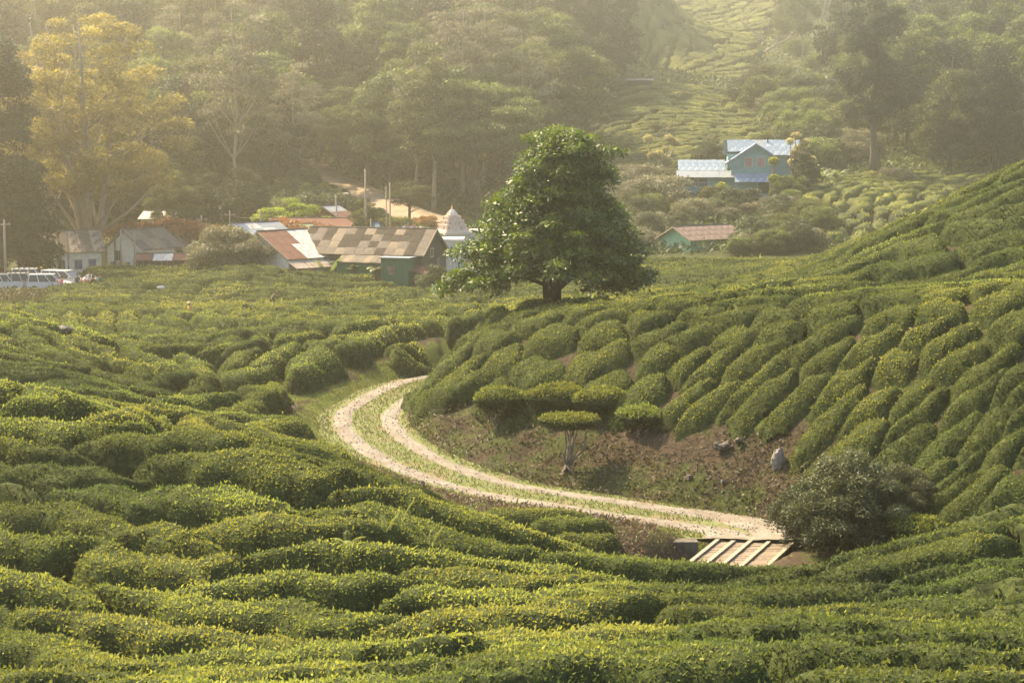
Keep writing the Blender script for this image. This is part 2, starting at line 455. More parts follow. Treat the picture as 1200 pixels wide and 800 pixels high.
me = np_mesh('ground', np.stack([gxx, gyy, gzz], -1).reshape(-1, 3), GQ, mats=[MATS['ground']], vattr={'grass': grass.ravel(), 'weed': weed.ravel()})
tag(link('ground', me), kind='structure')

# ------------------------------------------------------------------ how the tea rows run, read from the photograph
STROKES = """
0 588 270 645;0 621 216 658;0 702 243 766;0 766 304 780;400 597 547 627;547 627 667 660;400 627 667 670;400 660 667 680;400 700 653 700;450 790 700 775
923 690 1100 650;983 710 1133 667;1000 713 1200 717;800 750 1200 748;0 448 236 492;27 488 270 512;270 512 400 549;0 546 371 562;600 790 1200 790;1100 640 1200 620
0 373 100 395;100 395 200 430;0 394 142 455;0 430 100 446;128 468 270 417;270 417 400 394;135 471 243 481;243 481 400 427;287 505 400 461;400 427 470 400
150 330 400 335;250 370 500 380;150 385 330 400;0 340 150 350;400 350 540 370;150 420 330 395
478 448 549 384;500 450 560 400;540 440 640 425;620 470 700 462;560 400 640 390;660 440 740 430;740 490 840 415;810 500 930 395;880 510 1060 385;950 510 1100 390;980 545 1200 400;1090 565 1200 490;1080 620 1200 560
650 385 760 380;780 375 900 372;900 372 1100 360;1100 362 1200 355
887 351 1027 289;1027 289 1199 201;934 320 1150 270;980 345 1199 310;965 330 1199 302;900 362 1199 335;1100 260 1199 235
760 310 900 305;650 350 760 340;700 320 860 318;850 345 960 335
"""
st_p, st_a = [], []
for (x1, y1, x2, y2) in _parse(STROKES):
    a = hit(x1, y1, lift=0.6); b = hit(x2, y2, lift=0.6)
    if abs(a[1] - b[1]) > 40: continue
    ang = math.atan2(b[1] - a[1], b[0] - a[0])
    for t in (0.1, 0.5, 0.9):
        st_p.append(a[:2] * (1 - t) + b[:2] * t); st_a.append(ang)
# by hand for the far hills (x, y, angle)
for x, y, an in [(28, 230, 1.2), (45, 240, 1.0), (55, 260, 0.6), (45, 215, 1.3), (10, 300, 0.2), (30, 320, -0.1), (15, 340, 0.1), (35, 300, -0.3), (40, 450, 1.1), (60, 520, 1.1), (30, 480, 1.1), (90, 560, 1.1), (120, 560, .9)]:
    st_p.append(np.array([x, y])); st_a.append(an)
st_p = np.array(st_p); st_a = np.array(st_a)
def row_dir(x, y):
    wx = 1.0 / (((x[:, None] - st_p[:, 0]) ** 2 + (y[:, None] - st_p[:, 1]) ** 2) + 1.5) ** 1.5
    c = (wx * np.cos(2 * st_a)).sum(1); s = (wx * np.sin(2 * st_a)).sum(1)
    return 0.5 * np.arctan2(s, c)

LITTLE = [(560, 632), (600, 612), (662, 612), (682, 640), (682, 672), (640, 665), (590, 650)]
def tea_zone(x, y, z):
    """0 none, 1 near mounds, 2 valley, 3 knoll, 4 hill, 5 field behind the tree, 6 terraces, 7 far"""
    px, py = to_px(x, y, z)
    off, _, _ = road_near(x, y)
    ao = np.abs(off)
    zn = np.zeros(x.shape, int)
    cd = interp_tab(CREST_D, px)
    bt = interp_tab(BANK_TOP, px)
    fe = interp_tab(FIELD_END, px)
    frame = (px > -200) & (px < 1400)
    zn[(y > 23) & (y < cd) & frame] = 1
    zn[(y > 57.5) & (y < 64) & in_poly(px, py, LITTLE) & (ao > 2.6)] = 8
    zn[(y > 62) & (px < 335) & (y < fe) & (y > cd + 4) & frame & (ao > 2.9)] = 2
    zn[(y > 77) & (px >= 335) & (px < 560) & (y < fe) & (ao > 4.3)] = 2
    zn[(y > 66) & (y < 92) & (px > 320) & (px < 475) & (py > 462)] = 0
    zn[(y > bt + 1.15 + np.interp(px, [480, 540, 600, 700, 860, 960, 1010, 1400], [.6, .8, .7, .8, 1.0, .9, 0, 0])) & (px > 474) & (y < 100) & (ao > 2.0)] = 3
    zn[(y > 89) & (px > 560) & (y < 101)] = 5
    zn[(y > 73 + np.clip((1200 - px) / 60, 0, 12)) & (px > 860) & (y < 112) & frame] = 4
    zn[(y > 100) & (px > 560) & (px <= 1000) & (y < fe)] = 5
    zn[(y > 100) & (y < 112) & (px > 880) & (px < 1400)] = 4
    m = (zn == 5) & (np.hypot(x - W(645, 364, 93)[0], y - 93) < 1.4); zn[m] = 0
    for (hx, hy, r) in PITS:
        zn[np.hypot(x - hx, y - hy) < r] = 0
    zn[(y > 205) & (y < 268) & in_poly(px, py, [(935, 300), (950, 225), (985, 180), (1060, 178), (1150, 205), (1200, 240), (1050, 300), (990, 310)])] = 6
    zn[(y > 268) & (y < 352) & in_poly(px, py, [(660, 205), (680, 120), (740, 104), (860, 104), (930, 125), (910, 200), (800, 222), (700, 225)])] = 6
    zn[(y > 405) & (y < 640) & in_poly(px, py, [(690, 116), (690, -60), (905, -60), (900, 20), (875, 60), (840, 112)])] = 7
    zn[(y > 470) & (y < 640) & in_poly(px, py, [(1110, 50), (1150, -20), (1300, -60), (1300, 60)])] = 7
    return zn
_hp = hit(221, 372, 60, lift=.45)
PITS = [(_hp[0], _hp[1] + .6, 1.5)]
for (hpx, hpy, r) in [(160, 392, 1.6), (325, 399, 1.5), (150, 372, 1.3), (820, 392, .8), (735, 452, .0)]:
    h = hit(hpx, hpy); PITS.append((h[0], h[1], r))
CELL = {1: (3.7, 1.0, 0.95), 2: (3.2, 0.92, 0.95), 3: (1.1, 0.58, 0.58), 4: (2.6, 0.86, 0.70), 5: (2.6, 0.9, 0.62), 6: (3.1, 1.15, 1.2), 7: (7.0, 2.2, 2.2), 8: (1.3, .62, .52)}   # half length, half width, height

def throw(x0, x1, y0, y1, n_try, zones):
    X = RNG.uniform(x0, x1, n_try); Y = RNG.uniform(y0, y1, n_try)
    Z = ground(X, Y); zn = tea_zone(X, Y, Z)
    k = np.isin(zn, zones); X, Y, Z, zn = X[k], Y[k], Z[k], zn[k]
    th = row_dir(X, Y) + RNG.normal(0, 0.15, len(X))
    sc = RNG.uniform(0.75, 1.3, len(X))
    a = np.array([CELL[q][0] for q in zn]) * sc; b = np.array([CELL[q][1] for q in zn]) * RNG.uniform(0.85, 1.15, len(X))
    # rounder pillows on the front of the knoll
    px, py = to_px(X, Y, Z)
    rnd = (zn == 3) & (px > 520) & (px < 790); a[rnd] = RNG.uniform(1.0, 1.5, rnd.sum()); b[rnd] = RNG.uniform(.8, 1.0, rnd.sum())
    grid = {}; acc = []
    for i in range(len(X)):
        gi, gj = int(X[i] // 6), int(Y[i] // 6)
        c, s = math.cos(th[i]), math.sin(th[i]); ok = True
        for p in range(gi - 1, gi + 2):
            for q in range(gj - 1, gj + 2):
                for j in grid.get((p, q), ()):
                    dx, dy = X[i] - X[j], Y[i] - Y[j]
                    u = dx * c + dy * s; v = -dx * s + dy * c
                    aa = (a[i] + a[j]) * 0.5; bb = (b[i] + b[j]) * 0.5
                    if (u / aa) ** 2 + (v / bb) ** 2 < 2.3: ok = False; break
                if not ok: break
            if not ok: break
        if ok: grid.setdefault((gi, gj), []).append(i); acc.append(i)
    acc = np.array(acc)
    return X[acc], Y[acc], zn[acc], th[acc], a[acc], b[acc]
parts_ = [throw(-26, 32, 23, 62, 16000, [1]), throw(-40, 32, 59, 200, 60000, [2]), throw(-8, 8, 56, 66, 3000, [8]), throw(-8, 45, 54, 101, 16000, [3]), throw(0, 62, 70, 113, 14000, [4]),
          throw(-6, 34, 88, 168, 14000, [5]), throw(0, 70, 200, 356, 30000, [6]), throw(10, 160, 400, 645, 24000, [7])]
SX, SY, SZN, STH, SA, SB = [np.concatenate([p[k] for p in parts_]) for k in range(6)]
NS = len(SX)
# which bushes the photograph shows: a horizon line per direction
_cols = np.linspace(-220, 1420, 330)
_dd = np.geomspace(22, 640, 900)
_hor = np.empty((len(_cols), len(_dd)))
for i, c in enumerate(_cols):
    xs_ = (c - 600) / FPX * _dd
    g_ = ground(xs_, _dd); t_ = tea_zone(xs_, _dd, g_)
    _, q = to_px(xs_, _dd, g_ + np.where(t_ > 0, 0.55, 0.0))
    _hor[i] = np.minimum.accumulate(q)
def shows(x, y, z):
    px, py = to_px(x, y, z)
    i = np.clip(np.round((px + 220) / 1640 * 329).astype(int), 0, 329)
    k = np.clip(np.searchsorted(_dd, y - 1.2) - 1, 0, len(_dd) - 1)
    return (py < _hor[i, k] + 4) & (px > -70) & (px < 1270) & (py < 860)
SVIS = shows(SX, SY, ground(SX, SY) + 0.9)
print('tea seeds', NS, 'visible', SVIS.sum(), [int((SZN == k).sum()) for k in range(1, 8)])

def tea_patch(i, leafmul=1.0):
    x0, y0, th, a, b, zn = SX[i], SY[i], STH[i], SA[i], SB[i], SZN[i]
    d = y0
    H = CELL[zn][2] * (0.85 + 0.3 * ((i * 37) % 101) / 101.0)
    res = max(0.17, d * 0.0026)
    if not SVIS[i]: res *= 2.2
    res = min(res, b * 0.55)
    if zn in (6, 7): res = min(res, 0.42)
    c, s = math.cos(th), math.sin(th)
    dx = SX - x0; dy = SY - y0
    nb = np.nonzero((dx * dx + dy * dy < (3.2 * a) ** 2 + 4))[0]; nb = nb[nb != i]
    nu = dx[nb] * c + dy[nb] * s; nv = -dx[nb] * s + dy[nb] * c
    k = (np.abs(nu) < 3.1 * a) & (np.abs(nv) < 3.4 * b); nu, nv = nu[k] / a, nv[k] / b
    ru, rv = 1.4 * a, 1.5 * b
    U = np.arange(-ru, ru + res, res); Vv = np.arange(-rv, rv + res, res)
    u, v = np.meshgrid(U, Vv, indexing='ij')
    um = u / a + 0.10 * np.sin(v * 2.3 + i); vm = v / b + 0.16 * np.sin(u * 1.9 + i * 1.7) + 0.1 * np.sin(u * 4.1 + i)
    own = (um ** 2 + vm ** 2)
    # rim of the cell itself
    r_ = np.sqrt(own) + 1e-6
    es = [(1.5 - r_) * 0.5 * (a * b) / np.sqrt((b * um / r_) ** 2 + (a * vm / r_) ** 2) * 1.0]
    for p, q in zip(nu, nv):
        L = math.hypot(p, q); 
        g = math.hypot(p / L / a, q / L / b)
        dm = ((um - p) ** 2 + (vm - q) ** 2 - own) / (2 * L)
        es.append(dm / g)
    es = np.array(es)
    X0 = x0 + u * c - v * s; Y0 = y0 + u * s + v * c
    e = -np.log(np.exp(-np.clip(es, -1, 3) * 11.0).sum(0)) / 11.0 - (0.11 if zn in (6, 7) else (0.12 if zn in (2, 5) else (0.03 if zn == 3 else 0.075)))
    if zn < 6 or zn == 8: e = e + 0.26 * fbm(X0 * 1.7, Y0 * 1.7 + 11, 3)
    wd = min(0.62, b * 0.62)
    t = np.clip(e / wd, 0, 1)
    h = H * (1 - (1 - t) ** 2.6) ** 0.62
    X = x0 + u * c - v * s; Y = y0 + u * s + v * c
    h = h * (1 + 0.25 * fbm(X * 1.3, Y * 1.3, 3) + 0.22 * fbm(X * 0.35 + 40, Y * 0.35, 2)) + np.where(e > 0.05, fbm(X * 2.7, Y * 2.7 + 3, 2) * 0.10, 0)
    mg = np.clip(fbm(X * 0.22 + 3, Y * 0.22 + 31, 2) * 5 + 0.05, 0, 1) * (0.22 if zn in (1, 5) else (0.2 if zn in (2, 4) else (0.6 if zn == 3 else 0.0)))
    h = np.maximum(h, np.where(e > -0.08, H * mg * 0.9, 0))
    h = np.where(e <= -0.3 * res, np.where(mg > 0.5, h, -0.25), h)
    Z = ground(X, Y) + h
    keep = e > -1.3 * res
    idx = -np.ones(u.shape, int)
    ok = keep[:-1, :-1] & keep[1:, :-1] & keep[1:, 1:] & keep[:-1, 1:]
    used = np.zeros(u.shape, bool)
    used[:-1, :-1] |= ok; used[1:, :-1] |= ok; used[1:, 1:] |= ok; used[:-1, 1:] |= ok
    n = used.sum()
    if n < 9: return None
    idx[used] = np.arange(n)
    V = np.stack([X[used], Y[used], Z[used]], -1)
    Q = np.stack([idx[:-1, :-1][ok], idx[1:, :-1][ok], idx[1:, 1:][ok], idx[:-1, 1:][ok]], -1)
    # leaves
    P0, P1, P2, P3 = V[Q[:, 0]], V[Q[:, 1]], V[Q[:, 2]], V[Q[:, 3]]
    cr = np.cross(P2 - P0, P3 - P1); ar = np.linalg.norm(cr, axis=1) * 0.5; nr = cr / (2 * ar[:, None] + 1e-9)
    hf = ((h[used])[Q].mean(1)) / H
    ar = ar * (hf > 0.25)
    lsz = max(0.10, 0.00155 * d)
    dens = (0.60 if d < 84 else 0.36) / (0.22 * lsz * lsz) * leafmul
    if zn in (6, 7): lsz = 0.36; dens = 3.0
    if not SVIS[i]: dens *= 0.10; lsz *= 2.0
    nl = int(ar.sum() * dens)
    if nl < 5: return None
    rng = np.random.default_rng(i + 5)
    f = rng.choice(len(Q), nl, p=ar / ar.sum())
    r1 = rng.random((nl, 1)); r2 = rng.random((nl, 1))
    P = (P0[f] * (1 - r1) + P1[f] * r1) * (1 - r2) + (P3[f] * (1 - r1) + P2[f] * r1) * r2
    stick = rng.random(nl) < (0.06 if d < 70 else 0.02)
    P += nr[f] * (np.where(stick, rng.uniform(0, 0.9, nl), -0.25) * lsz)[:, None]
    nn = unit(nr[f] + np.array([0, 0, 0.5]))
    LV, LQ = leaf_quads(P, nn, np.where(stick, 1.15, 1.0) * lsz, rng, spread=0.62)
    pat = fbm(P[:, 0] * 0.16, P[:, 1] * 0.16 + 7, 3)
    tone = 0.24 + (0.14 if zn in (6, 7) else 0) + 0.06 * stick + 0.56 * np.clip(hf[f] - 0.30, 0, 1) * np.clip(nr[f, 2], 0, 1) + pat * 1.5 + rng.normal(0, 0.11 if zn not in (6, 7) else .08, nl) + (((i * 53) % 97) / 97.0 - 0.5) * 0.22  # young flush lighter on top; low leaves also darkened to paint shade in gaps
    bt = np.clip(0.0 + 0.40 * hf + 0.9 * fbm(V[Q[:, 0], 0] * .3, V[Q[:, 0], 1] * .3, 2), 0, 1) if zn in (6, 7) else None  # body tone darkens towards the ground, painting the shaded gaps between rows
    return V, Q, LV, LQ, np.clip(tone, 0.0, 1.0), bt
def join_patches(ids, name, leafmul=1.0):
    Vs, Qs, Ts, Ms, Ss = [], [], [], [], []; o = 0
    for i in ids:
        r = tea_patch(i, leafmul)
        if r is None: continue
        V, Q, LV, LQ, t, bt = r
        Vs += [V, LV]; Qs += [Q + o, LQ + o + len(V)]; o += len(V) + len(LV)
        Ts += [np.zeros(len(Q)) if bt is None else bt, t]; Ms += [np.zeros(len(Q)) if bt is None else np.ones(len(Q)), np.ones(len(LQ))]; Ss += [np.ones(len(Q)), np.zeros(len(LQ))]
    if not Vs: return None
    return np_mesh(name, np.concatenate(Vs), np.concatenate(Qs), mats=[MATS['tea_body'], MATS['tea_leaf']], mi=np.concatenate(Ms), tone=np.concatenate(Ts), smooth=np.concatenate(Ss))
size_px = SA * SB / (SY * SY) * SVIS
order = np.argsort(-size_px)
SINGLE = [i for i in order[:300] if SVIS[i]]
REST = [i for i in range(NS) if i not in set(SINGLE)]
tri = 0
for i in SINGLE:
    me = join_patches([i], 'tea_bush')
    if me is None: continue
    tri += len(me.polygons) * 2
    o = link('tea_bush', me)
    o['_seed'] = int(i)
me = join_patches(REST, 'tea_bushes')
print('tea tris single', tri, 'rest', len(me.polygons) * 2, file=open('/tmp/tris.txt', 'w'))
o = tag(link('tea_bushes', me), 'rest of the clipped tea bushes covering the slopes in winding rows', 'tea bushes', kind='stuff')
# ------------------------------------------------------------------ hard-surface helper
class MB:
    def __init__(s): s.V = []; s.F = []
    def add(s, V, F):
        o = len(s.V); s.V += [tuple(v) for v in V]; s.F += [tuple(i + o for i in f) for f in F]; return s
    def box(s, x0, x1, y0, y1, z0, z1, M=None):
        V = [(x, y, z) for x in (x0, x1) for y in (y0, y1) for z in (z0, z1)]
        if M is not None: V = [M @ Vector(v) for v in V]
        return s.add(V, [(0, 1, 3, 2), (4, 6, 7, 5), (0, 4, 5, 1), (2, 3, 7, 6), (0, 2, 6, 4), (1, 5, 7, 3)])
    def slab(s, P, t):
        """a quad or polygon given thickness t against its normal"""
        P = [Vector(p) for p in P]; n = (P[1] - P[0]).cross(P[2] - P[0]).normalized() * t; k = len(P)
        return s.add(P + [p - n for p in P], [tuple(range(k)), tuple(range(2 * k - 1, k - 1, -1))] + [(i, k + i, k + (i + 1) % k, (i + 1) % k) for i in range(k)])
    def tube(s, P, R, n=6, cap=True):
        P = [Vector(p) for p in P]; V = []; F = []
        ref = Vector((0.31, 0.2, 0.93))
        for i, p in enumerate(P):
            t = (P[min(i + 1, len(P) - 1)] - P[max(i - 1, 0)]).normalized()
            a = t.cross(ref)
            if a.length < 0.1: a = t.cross(Vector((1, 0, 0)))
            a.normalize(); b = t.cross(a)
            for k in range(n):
                q = 2 * math.pi * k / n
                V.append(p + (a * math.cos(q) + b * math.sin(q)) * R[i])
        for i in range(len(P) - 1):
            for k in range(n): F.append((i * n + k, i * n + (k + 1) % n, (i + 1) * n + (k + 1) % n, (i + 1) * n + k))
        if cap: F.append(tuple(range(n))[::-1]); F.append(tuple((len(P) - 1) * n + k for k in range(n)))
        return s.add(V, F)
    def lathe(s, prof, c=(0, 0, 0), n=12, sq=0.0):
        V = []; F = []
        for (r, z) in prof:
            for k in range(n):
                q = 2 * math.pi * (k + 0.5) / n
                e = 1.0 / max(abs(math.cos(q)), abs(math.sin(q))) if sq else 1.0
                V.append((c[0] + r * math.cos(q) * e, c[1] + r * math.sin(q) * e, c[2] + z))
        for i in range(len(prof) - 1):
            for k in range(n): F.append((i * n + k, i * n + (k + 1) % n, (i + 1) * n + (k + 1) % n, (i + 1) * n + k))
        F.append(tuple(range(n))[::-1]); F.append(tuple((len(prof) - 1) * n + k for k in range(n)))
        return s.add(V, F)
    def ball(s, c, r, n=10, m=6, sc=(1, 1, 1), jit=0.0, seed=0):
        rn = random.Random(seed); V = []; F = []
        for i in range(m + 1):
            ph = math.pi * i / m
            for k in range(n):
                q = 2 * math.pi * k / n; j = 1 + rn.uniform(-jit, jit)
                V.append((c[0] + r * sc[0] * math.sin(ph) * math.cos(q) * j, c[1] + r * sc[1] * math.sin(ph) * math.sin(q) * j, c[2] + r * sc[2] * math.cos(ph) * (j if 0 < i < m else 1)))
        for i in range(m):
            for k in range(n): F.append((i * n + k, (i + 1) * n + k, (i + 1) * n + (k + 1) % n, i * n + (k + 1) % n))
        return s.add(V, F)
    def mesh(s, name, mat, smooth=False):
        me = bpy.data.meshes.new(name); me.from_pydata([tuple(v) for v in s.V], [], s.F)
        me.materials.append(mat)
        if smooth: me.polygons.foreach_set('use_smooth', np.ones(len(me.polygons), bool))
        me.update(); return me
    def build(s, name, mat, parent=None, loc=None, smooth=False):
        return link(name, s.mesh(name, mat, smooth), parent, loc)

M = MATS
M['gravel'] = None
_m = NT('gravel')
_n = _m.noise(7, 5, 0.75, co='pos'); _n2 = _m.noise(1.2, 4, 0.6, co='pos'); _n3 = _m.noise(28, 2, 0.6, co='pos')
_c = _m.ramp(_n, [(0.3, (0.14, 0.124, 0.10)), (0.55, (0.205, 0.186, 0.155)), (0.75, (0.28, 0.255, 0.215))])
_c = _m.mix(_m.ramp(_n2, [(0.42, (0, 0, 0)), (0.62, (1, 1, 1))]), _c, (0.15, 0.12, 0.09, 1))
_m.col(_c); _m.b.inputs['Roughness'].default_value = 0.95; _m.bump(_n3, 0.9, 0.03)
M['gravel'] = _m.m
_m = NT('verge_grass')
_n = _m.noise(5, 5, 0.7, co='pos'); _n2 = _m.noise(0.8, 3, 0.6, co='pos')
_c = _m.ramp(_n, [(0.3, (0.055, 0.065, 0.018)), (0.6, (0.135, 0.15, 0.04)), (0.8, (0.20, 0.195, 0.07))])
_c = _m.mix(_m.ramp(_n2, [(0.5, (0, 0, 0)), (0.7, (1, 1, 1))]), _c, (0.16, 0.115, 0.062, 1))
_m.col(_c); _m.b.inputs['Roughness'].default_value = 0.95; _m.bump(_n, 0.7, 0.06)
M['verge'] = _m.m
M['bridge_wood'] = plain('bridge_wood', (0.19, 0.15, 0.11), 0.85, 9, 0.35, 0.4, stretch=(1, 6, 6))
M['pale_wood'] = plain('pale_wood', (0.27, 0.23, 0.175), 0.8, 9, 0.25, 0.3)
M['dark_wood'] = plain('dark_wood', (0.07, 0.055, 0.045), 0.85, 6, 0.3, 0.3)
M['rock'] = plain('rock', (0.10, 0.085, 0.07), 0.9, 4, 0.45, 0.8)
M['pale_rock'] = plain('pale_rock', (0.18, 0.162, 0.138), 0.9, 6, 0.3, 0.6)
M['bark'] = plain('bark', (0.085, 0.066, 0.048), 0.9, 5, 0.35, 0.8, stretch=(4, 4, 0.6))
M['dark_bark'] = plain('dark_bark', (0.030, 0.024, 0.019), 0.95, 5, 0.35, 0.8, stretch=(4, 4, 0.6))
M['pale_bark'] = plain('pale_bark', (0.26, 0.215, 0.16), 0.85, 4, 0.3, 0.5, stretch=(4, 4, 0.5))
M['twig'] = plain('twig', (0.20, 0.16, 0.12), 0.9, 6, 0.3, 0.4)

# ------------------------------------------------------------------ the jeep track
def ribbon(name, o0, o1, i0, i1, lift, mat, wob=0.10, ncross=5, seed=0):
    rl = RL[i0:i1]; tt = RLT[i0:i1]
    # denser along
    t = np.linspace(0, len(rl) - 1, len(rl) * 4); k = np.clip(t.astype(int), 0, len(rl) - 2); f = (t - k)[:, None]
    C = rl[k] * (1 - f) + rl[k + 1] * f; T = tt[k] * (1 - f) + tt[k + 1] * f
    N = np.stack([T[:, 1], -T[:, 0]], -1)
    s = np.r_[0, np.cumsum(np.hypot(*np.diff(C[:, :2], axis=0).T))]
    a = (o0(s) if callable(o0) else o0) + wob * 2 * (fbm(s * 1.1 + seed, s * 0 + seed, 3)); b = (o1(s) if callable(o1) else o1) + wob * 2 * (fbm(s * 1.3 + seed * 3 + 5, s * 0 + 2.0 + seed, 3))
    V = []
    for c in range(ncross):
        q = c / (ncross - 1); off = (a * (1 - q) + b * q)[:, None]
        xy = C[:, :2] + N * off
        edge = 1.0 if c in (0, ncross - 1) else 0.0
        z = C[:, 2] + lift - edge * (lift - 0.014) + 0.012 * fbm(xy[:, 0] * 2, xy[:, 1] * 2)
        V.append(np.c_[xy, z])
    n = len(C); V = np.concatenate(V)
    idx = np.arange(n * ncross).reshape(ncross, n)
    Q = np.stack([idx[:-1, :-1], idx[:-1, 1:], idx[1:, 1:], idx[1:, :-1]], -1).reshape(-1, 4)
    return np_mesh(name, V, Q, mats=[mat])
tag(link('track_grass', ribbon('track_grass', -2.3, 2.1, 12, 170, 0.010, M['verge'], 0.25, 9, 1)), kind='structure')
tag(link('dirt_track', ribbon('dirt_track', lambda s: -1.42 - 0.25 * np.exp(-s / 3.0), lambda s: -0.66 + 0.70 * np.exp(-(s / 3.2) ** 2), 12, 170, 0.05, M['gravel'], 0.13, 5, 2)), kind='structure')
tag(link('dirt_track', ribbon('dirt_track', lambda s: 0.64 - 0.68 * np.exp(-(s / 4.2) ** 2), lambda s: 1.40 + 0.8 * np.exp(-(s / 6.0) ** 2), 12, 170, 0.058, M['gravel'], 0.13, 5, 4)), kind='structure')

# ------------------------------------------------------------------ the plank bridge
bA = np.array(W(839, 633, 63.3)); bB = np.array(W(937, 631, 63.6)); bC = np.array(W(809, 657, 60.6))
ux = Vector(bB - bA); wdt = ux.length; ux.normalize(); vy = Vector((bA - bC)); vy.normalize(); vy = (vy - ux * vy.dot(ux) * 0.0).normalized()
uz = Vector((0, 0, 1))
br = empty('wooden_bridge', tuple(bA - np.array(vy) * 1.8 + np.array(ux) * wdt / 2), 0, 'small plank bridge with pale timber runners at the end of the dirt track', 'bridge')
o0 = Vector(bA) - br.location
def bpt(u, v, z): return o0 + ux * u + vy * v + uz * z
def plankbox(mb, u0, u1, v0, v1, z0, z1):
    mb.add([bpt(u, v, z) for u in (u0, u1) for v in (v0, v1) for z in (z0, z1)], [(0, 1, 3, 2), (4, 6, 7, 5), (0, 4, 5, 1), (2, 3, 7, 6), (0, 2, 6, 4), (1, 5, 7, 3)])
rr = random.Random(3)
for k in range(19):
    mb = MB(); v1 = -0.245 * k + rr.uniform(-.004, .004); plankbox(mb, rr.uniform(-.05, .05), wdt + rr.uniform(-.06, .05), v1 - 0.222, v1, -0.05 + rr.uniform(-.008, .008), 0.0 + rr.uniform(-.012, .01))
    mb.build('plank', M['bridge_wood'], br)
for u, v0, v1 in ((0.02, 0.06, -4.3), (0.62, -0.35, -4.2), (1.22, 0.05, -4.3), (1.90, 0.02, -4.2), (wdt - 0.12, 0.22, -4.2)):
    mb = MB(); plankbox(mb, u, u + 0.15, v1, v0, 0.012, 0.075); mb.build('runner', M['pale_wood'], br)
for u in (0.1, wdt - 0.35):
    mb = MB(); plankbox(mb, u, u + 0.25, -4.6, 0.1, -0.36, -0.065); mb.build('beam', M['dark_wood'], br)

# ------------------------------------------------------------------ rocks
def rock(px, py, d, r, sc, seed, label, mat='rock', sink=0.3):
    p = W(px, py, d); x, y = p[0], p[1]; z = gz(x, y)
    mb = MB(); mb.ball((0, 0, 0), r, 14, 9, sc, 0.10, seed)
    V = np.array(mb.V); nn = fbm(V[:, 0] * 4 / r * .3 + seed, V[:, 2] * 4 / r * .3 + V[:, 1] * 2, 3); V *= (1 + 1.3 * nn)[:, None]; V = np.round(V / (r * .22)) * (r * .22) * .45 + V * .55; mb.V = [tuple(v) for v in V]
    o = mb.build('boulder', M[mat], None, (x, y, z + r * sc[2] * (1 - sink)), False)
    return tag(o, label, 'rock')
def rock_at(px, py, r, sc, seed, label, mat='rock', lift=0.0):
    h = hit(px, py); x, y, z = h
    mb = MB(); mb.ball((0, 0, 0), r, 14, 9, sc, 0.10, seed)
    V = np.array(mb.V); nn = fbm(V[:, 0] * 4 / r * .3 + seed, V[:, 2] * 4 / r * .3 + V[:, 1] * 2, 3); V *= (1 + 1.3 * nn)[:, None]; V = np.round(V / (r * .22)) * (r * .22) * .45 + V * .55; mb.V = [tuple(v) for v in V]
    return tag(mb.build('boulder', M[mat], None, (x, y, z + lift), False), label, 'rock')
rock_at(846, 528, 0.28, (1.15, .8, .75), 3, 'jagged grey boulder in the bare earth bank above the dirt track', 'rock', .12)
rock_at(866, 520, 0.18, (1.2, .8, .5), 4, 'flat dark rock just right of the jagged boulder on the bank', 'rock', .1)
rock_at(912, 548, 0.40, (.6, .6, 1.25), 8, 'tall upright pale rock standing out of the bank near the bridge', 'pale_rock', .2)
rock_at(808, 560, 0.20, (1, 1, .8), 11, 'small reddish stone halfway up the earth bank', 'rock')
rock_at(493, 572, 0.28, (1.1, 1, .8), 12, 'grey stone on the brown verge left of the dirt track bend', 'rock', .1)
rock_at(848, 566, 0.13, (1, 1, .8), 13, 'tiny white stone low on the weedy bank', 'pale_rock', .05)
rock_at(72, 403, 0.38, (1.8, .9, .6), 14, 'pale boulder lying among the tea on the left hillside', 'pale_rock', 0.75)
rock(908, 690, 50.0, 0.5, (1.5, 1, .8), 15, 'grey boulder between tea rows just below the bridge', 'rock', -.7)
rock(1032, 672, 52.5, 0.4, (1.3, 1, .7), 16, 'rounded brown boulder at the foot of the dark gully right of the bridge', 'rock', -.9)
# culvert stone by the bridge
_h = hit(801, 644)
tag(MB().box(-.5, .45, -.3, .3, -.4, .25).build('stone_block', M['rock'], None, (_h[0], _h[1], _h[2] + .05)), 'square dark stone block at the left corner of the bridge', 'stone block')

# ------------------------------------------------------------------ loose growth: bank weeds, verge grass, undergrowth
def scatter_cards(name, X, Y, lift, size, dark, rngseed, mat, spread=0.8, up=0.8, width=0.3, tone=None, label=None, cat='', zoff=None):
    rng = np.random.default_rng(rngseed); n = len(X)
    Z = ground(X, Y) + (rng.random(n) * lift if zoff is None else zoff)
    P = np.stack([X, Y, Z], -1)
    aim = np.zeros((n, 3)); aim[:, 2] = up
    LV, LQ = leaf_quads(P, np.tile([0, 0, 1.0], (n, 1)), size, rng, spread=spread, width=width, aim=aim)
    t = np.clip((rng.normal(.45, .2, n) if tone is None else tone), 0, 1)
    me = np_mesh(name, LV, LQ, mats=[mat], tone=t, smooth=np.zeros(n))
    return tag(link(name, me), label, cat, kind='stuff')
M['weed_leaf'] = leaf_mat('weed_leaf', (0.045, 0.032, 0.020), (0.060, 0.060, 0.024), (0.125, 0.125, 0.040), 0.3)
M['grass_leaf'] = leaf_mat('grass_leaf', (0.09, 0.07, 0.035), (0.085, 0.100, 0.026), (0.15, 0.16, 0.045), 0.3)
M['dry_leaf'] = leaf_mat('dry_leaf', (0.05, 0.034, 0.022), (0.12, 0.082, 0.05), (0.22, 0.16, 0.10), 0.2)
def region_pts(n, x0, x1, y0, y1, keep, seed):
    rng = np.random.default_rng(seed); X = rng.uniform(x0, x1, n); Y = rng.uniform(y0, y1, n); k = keep(X, Y); return X[k], Y[k]
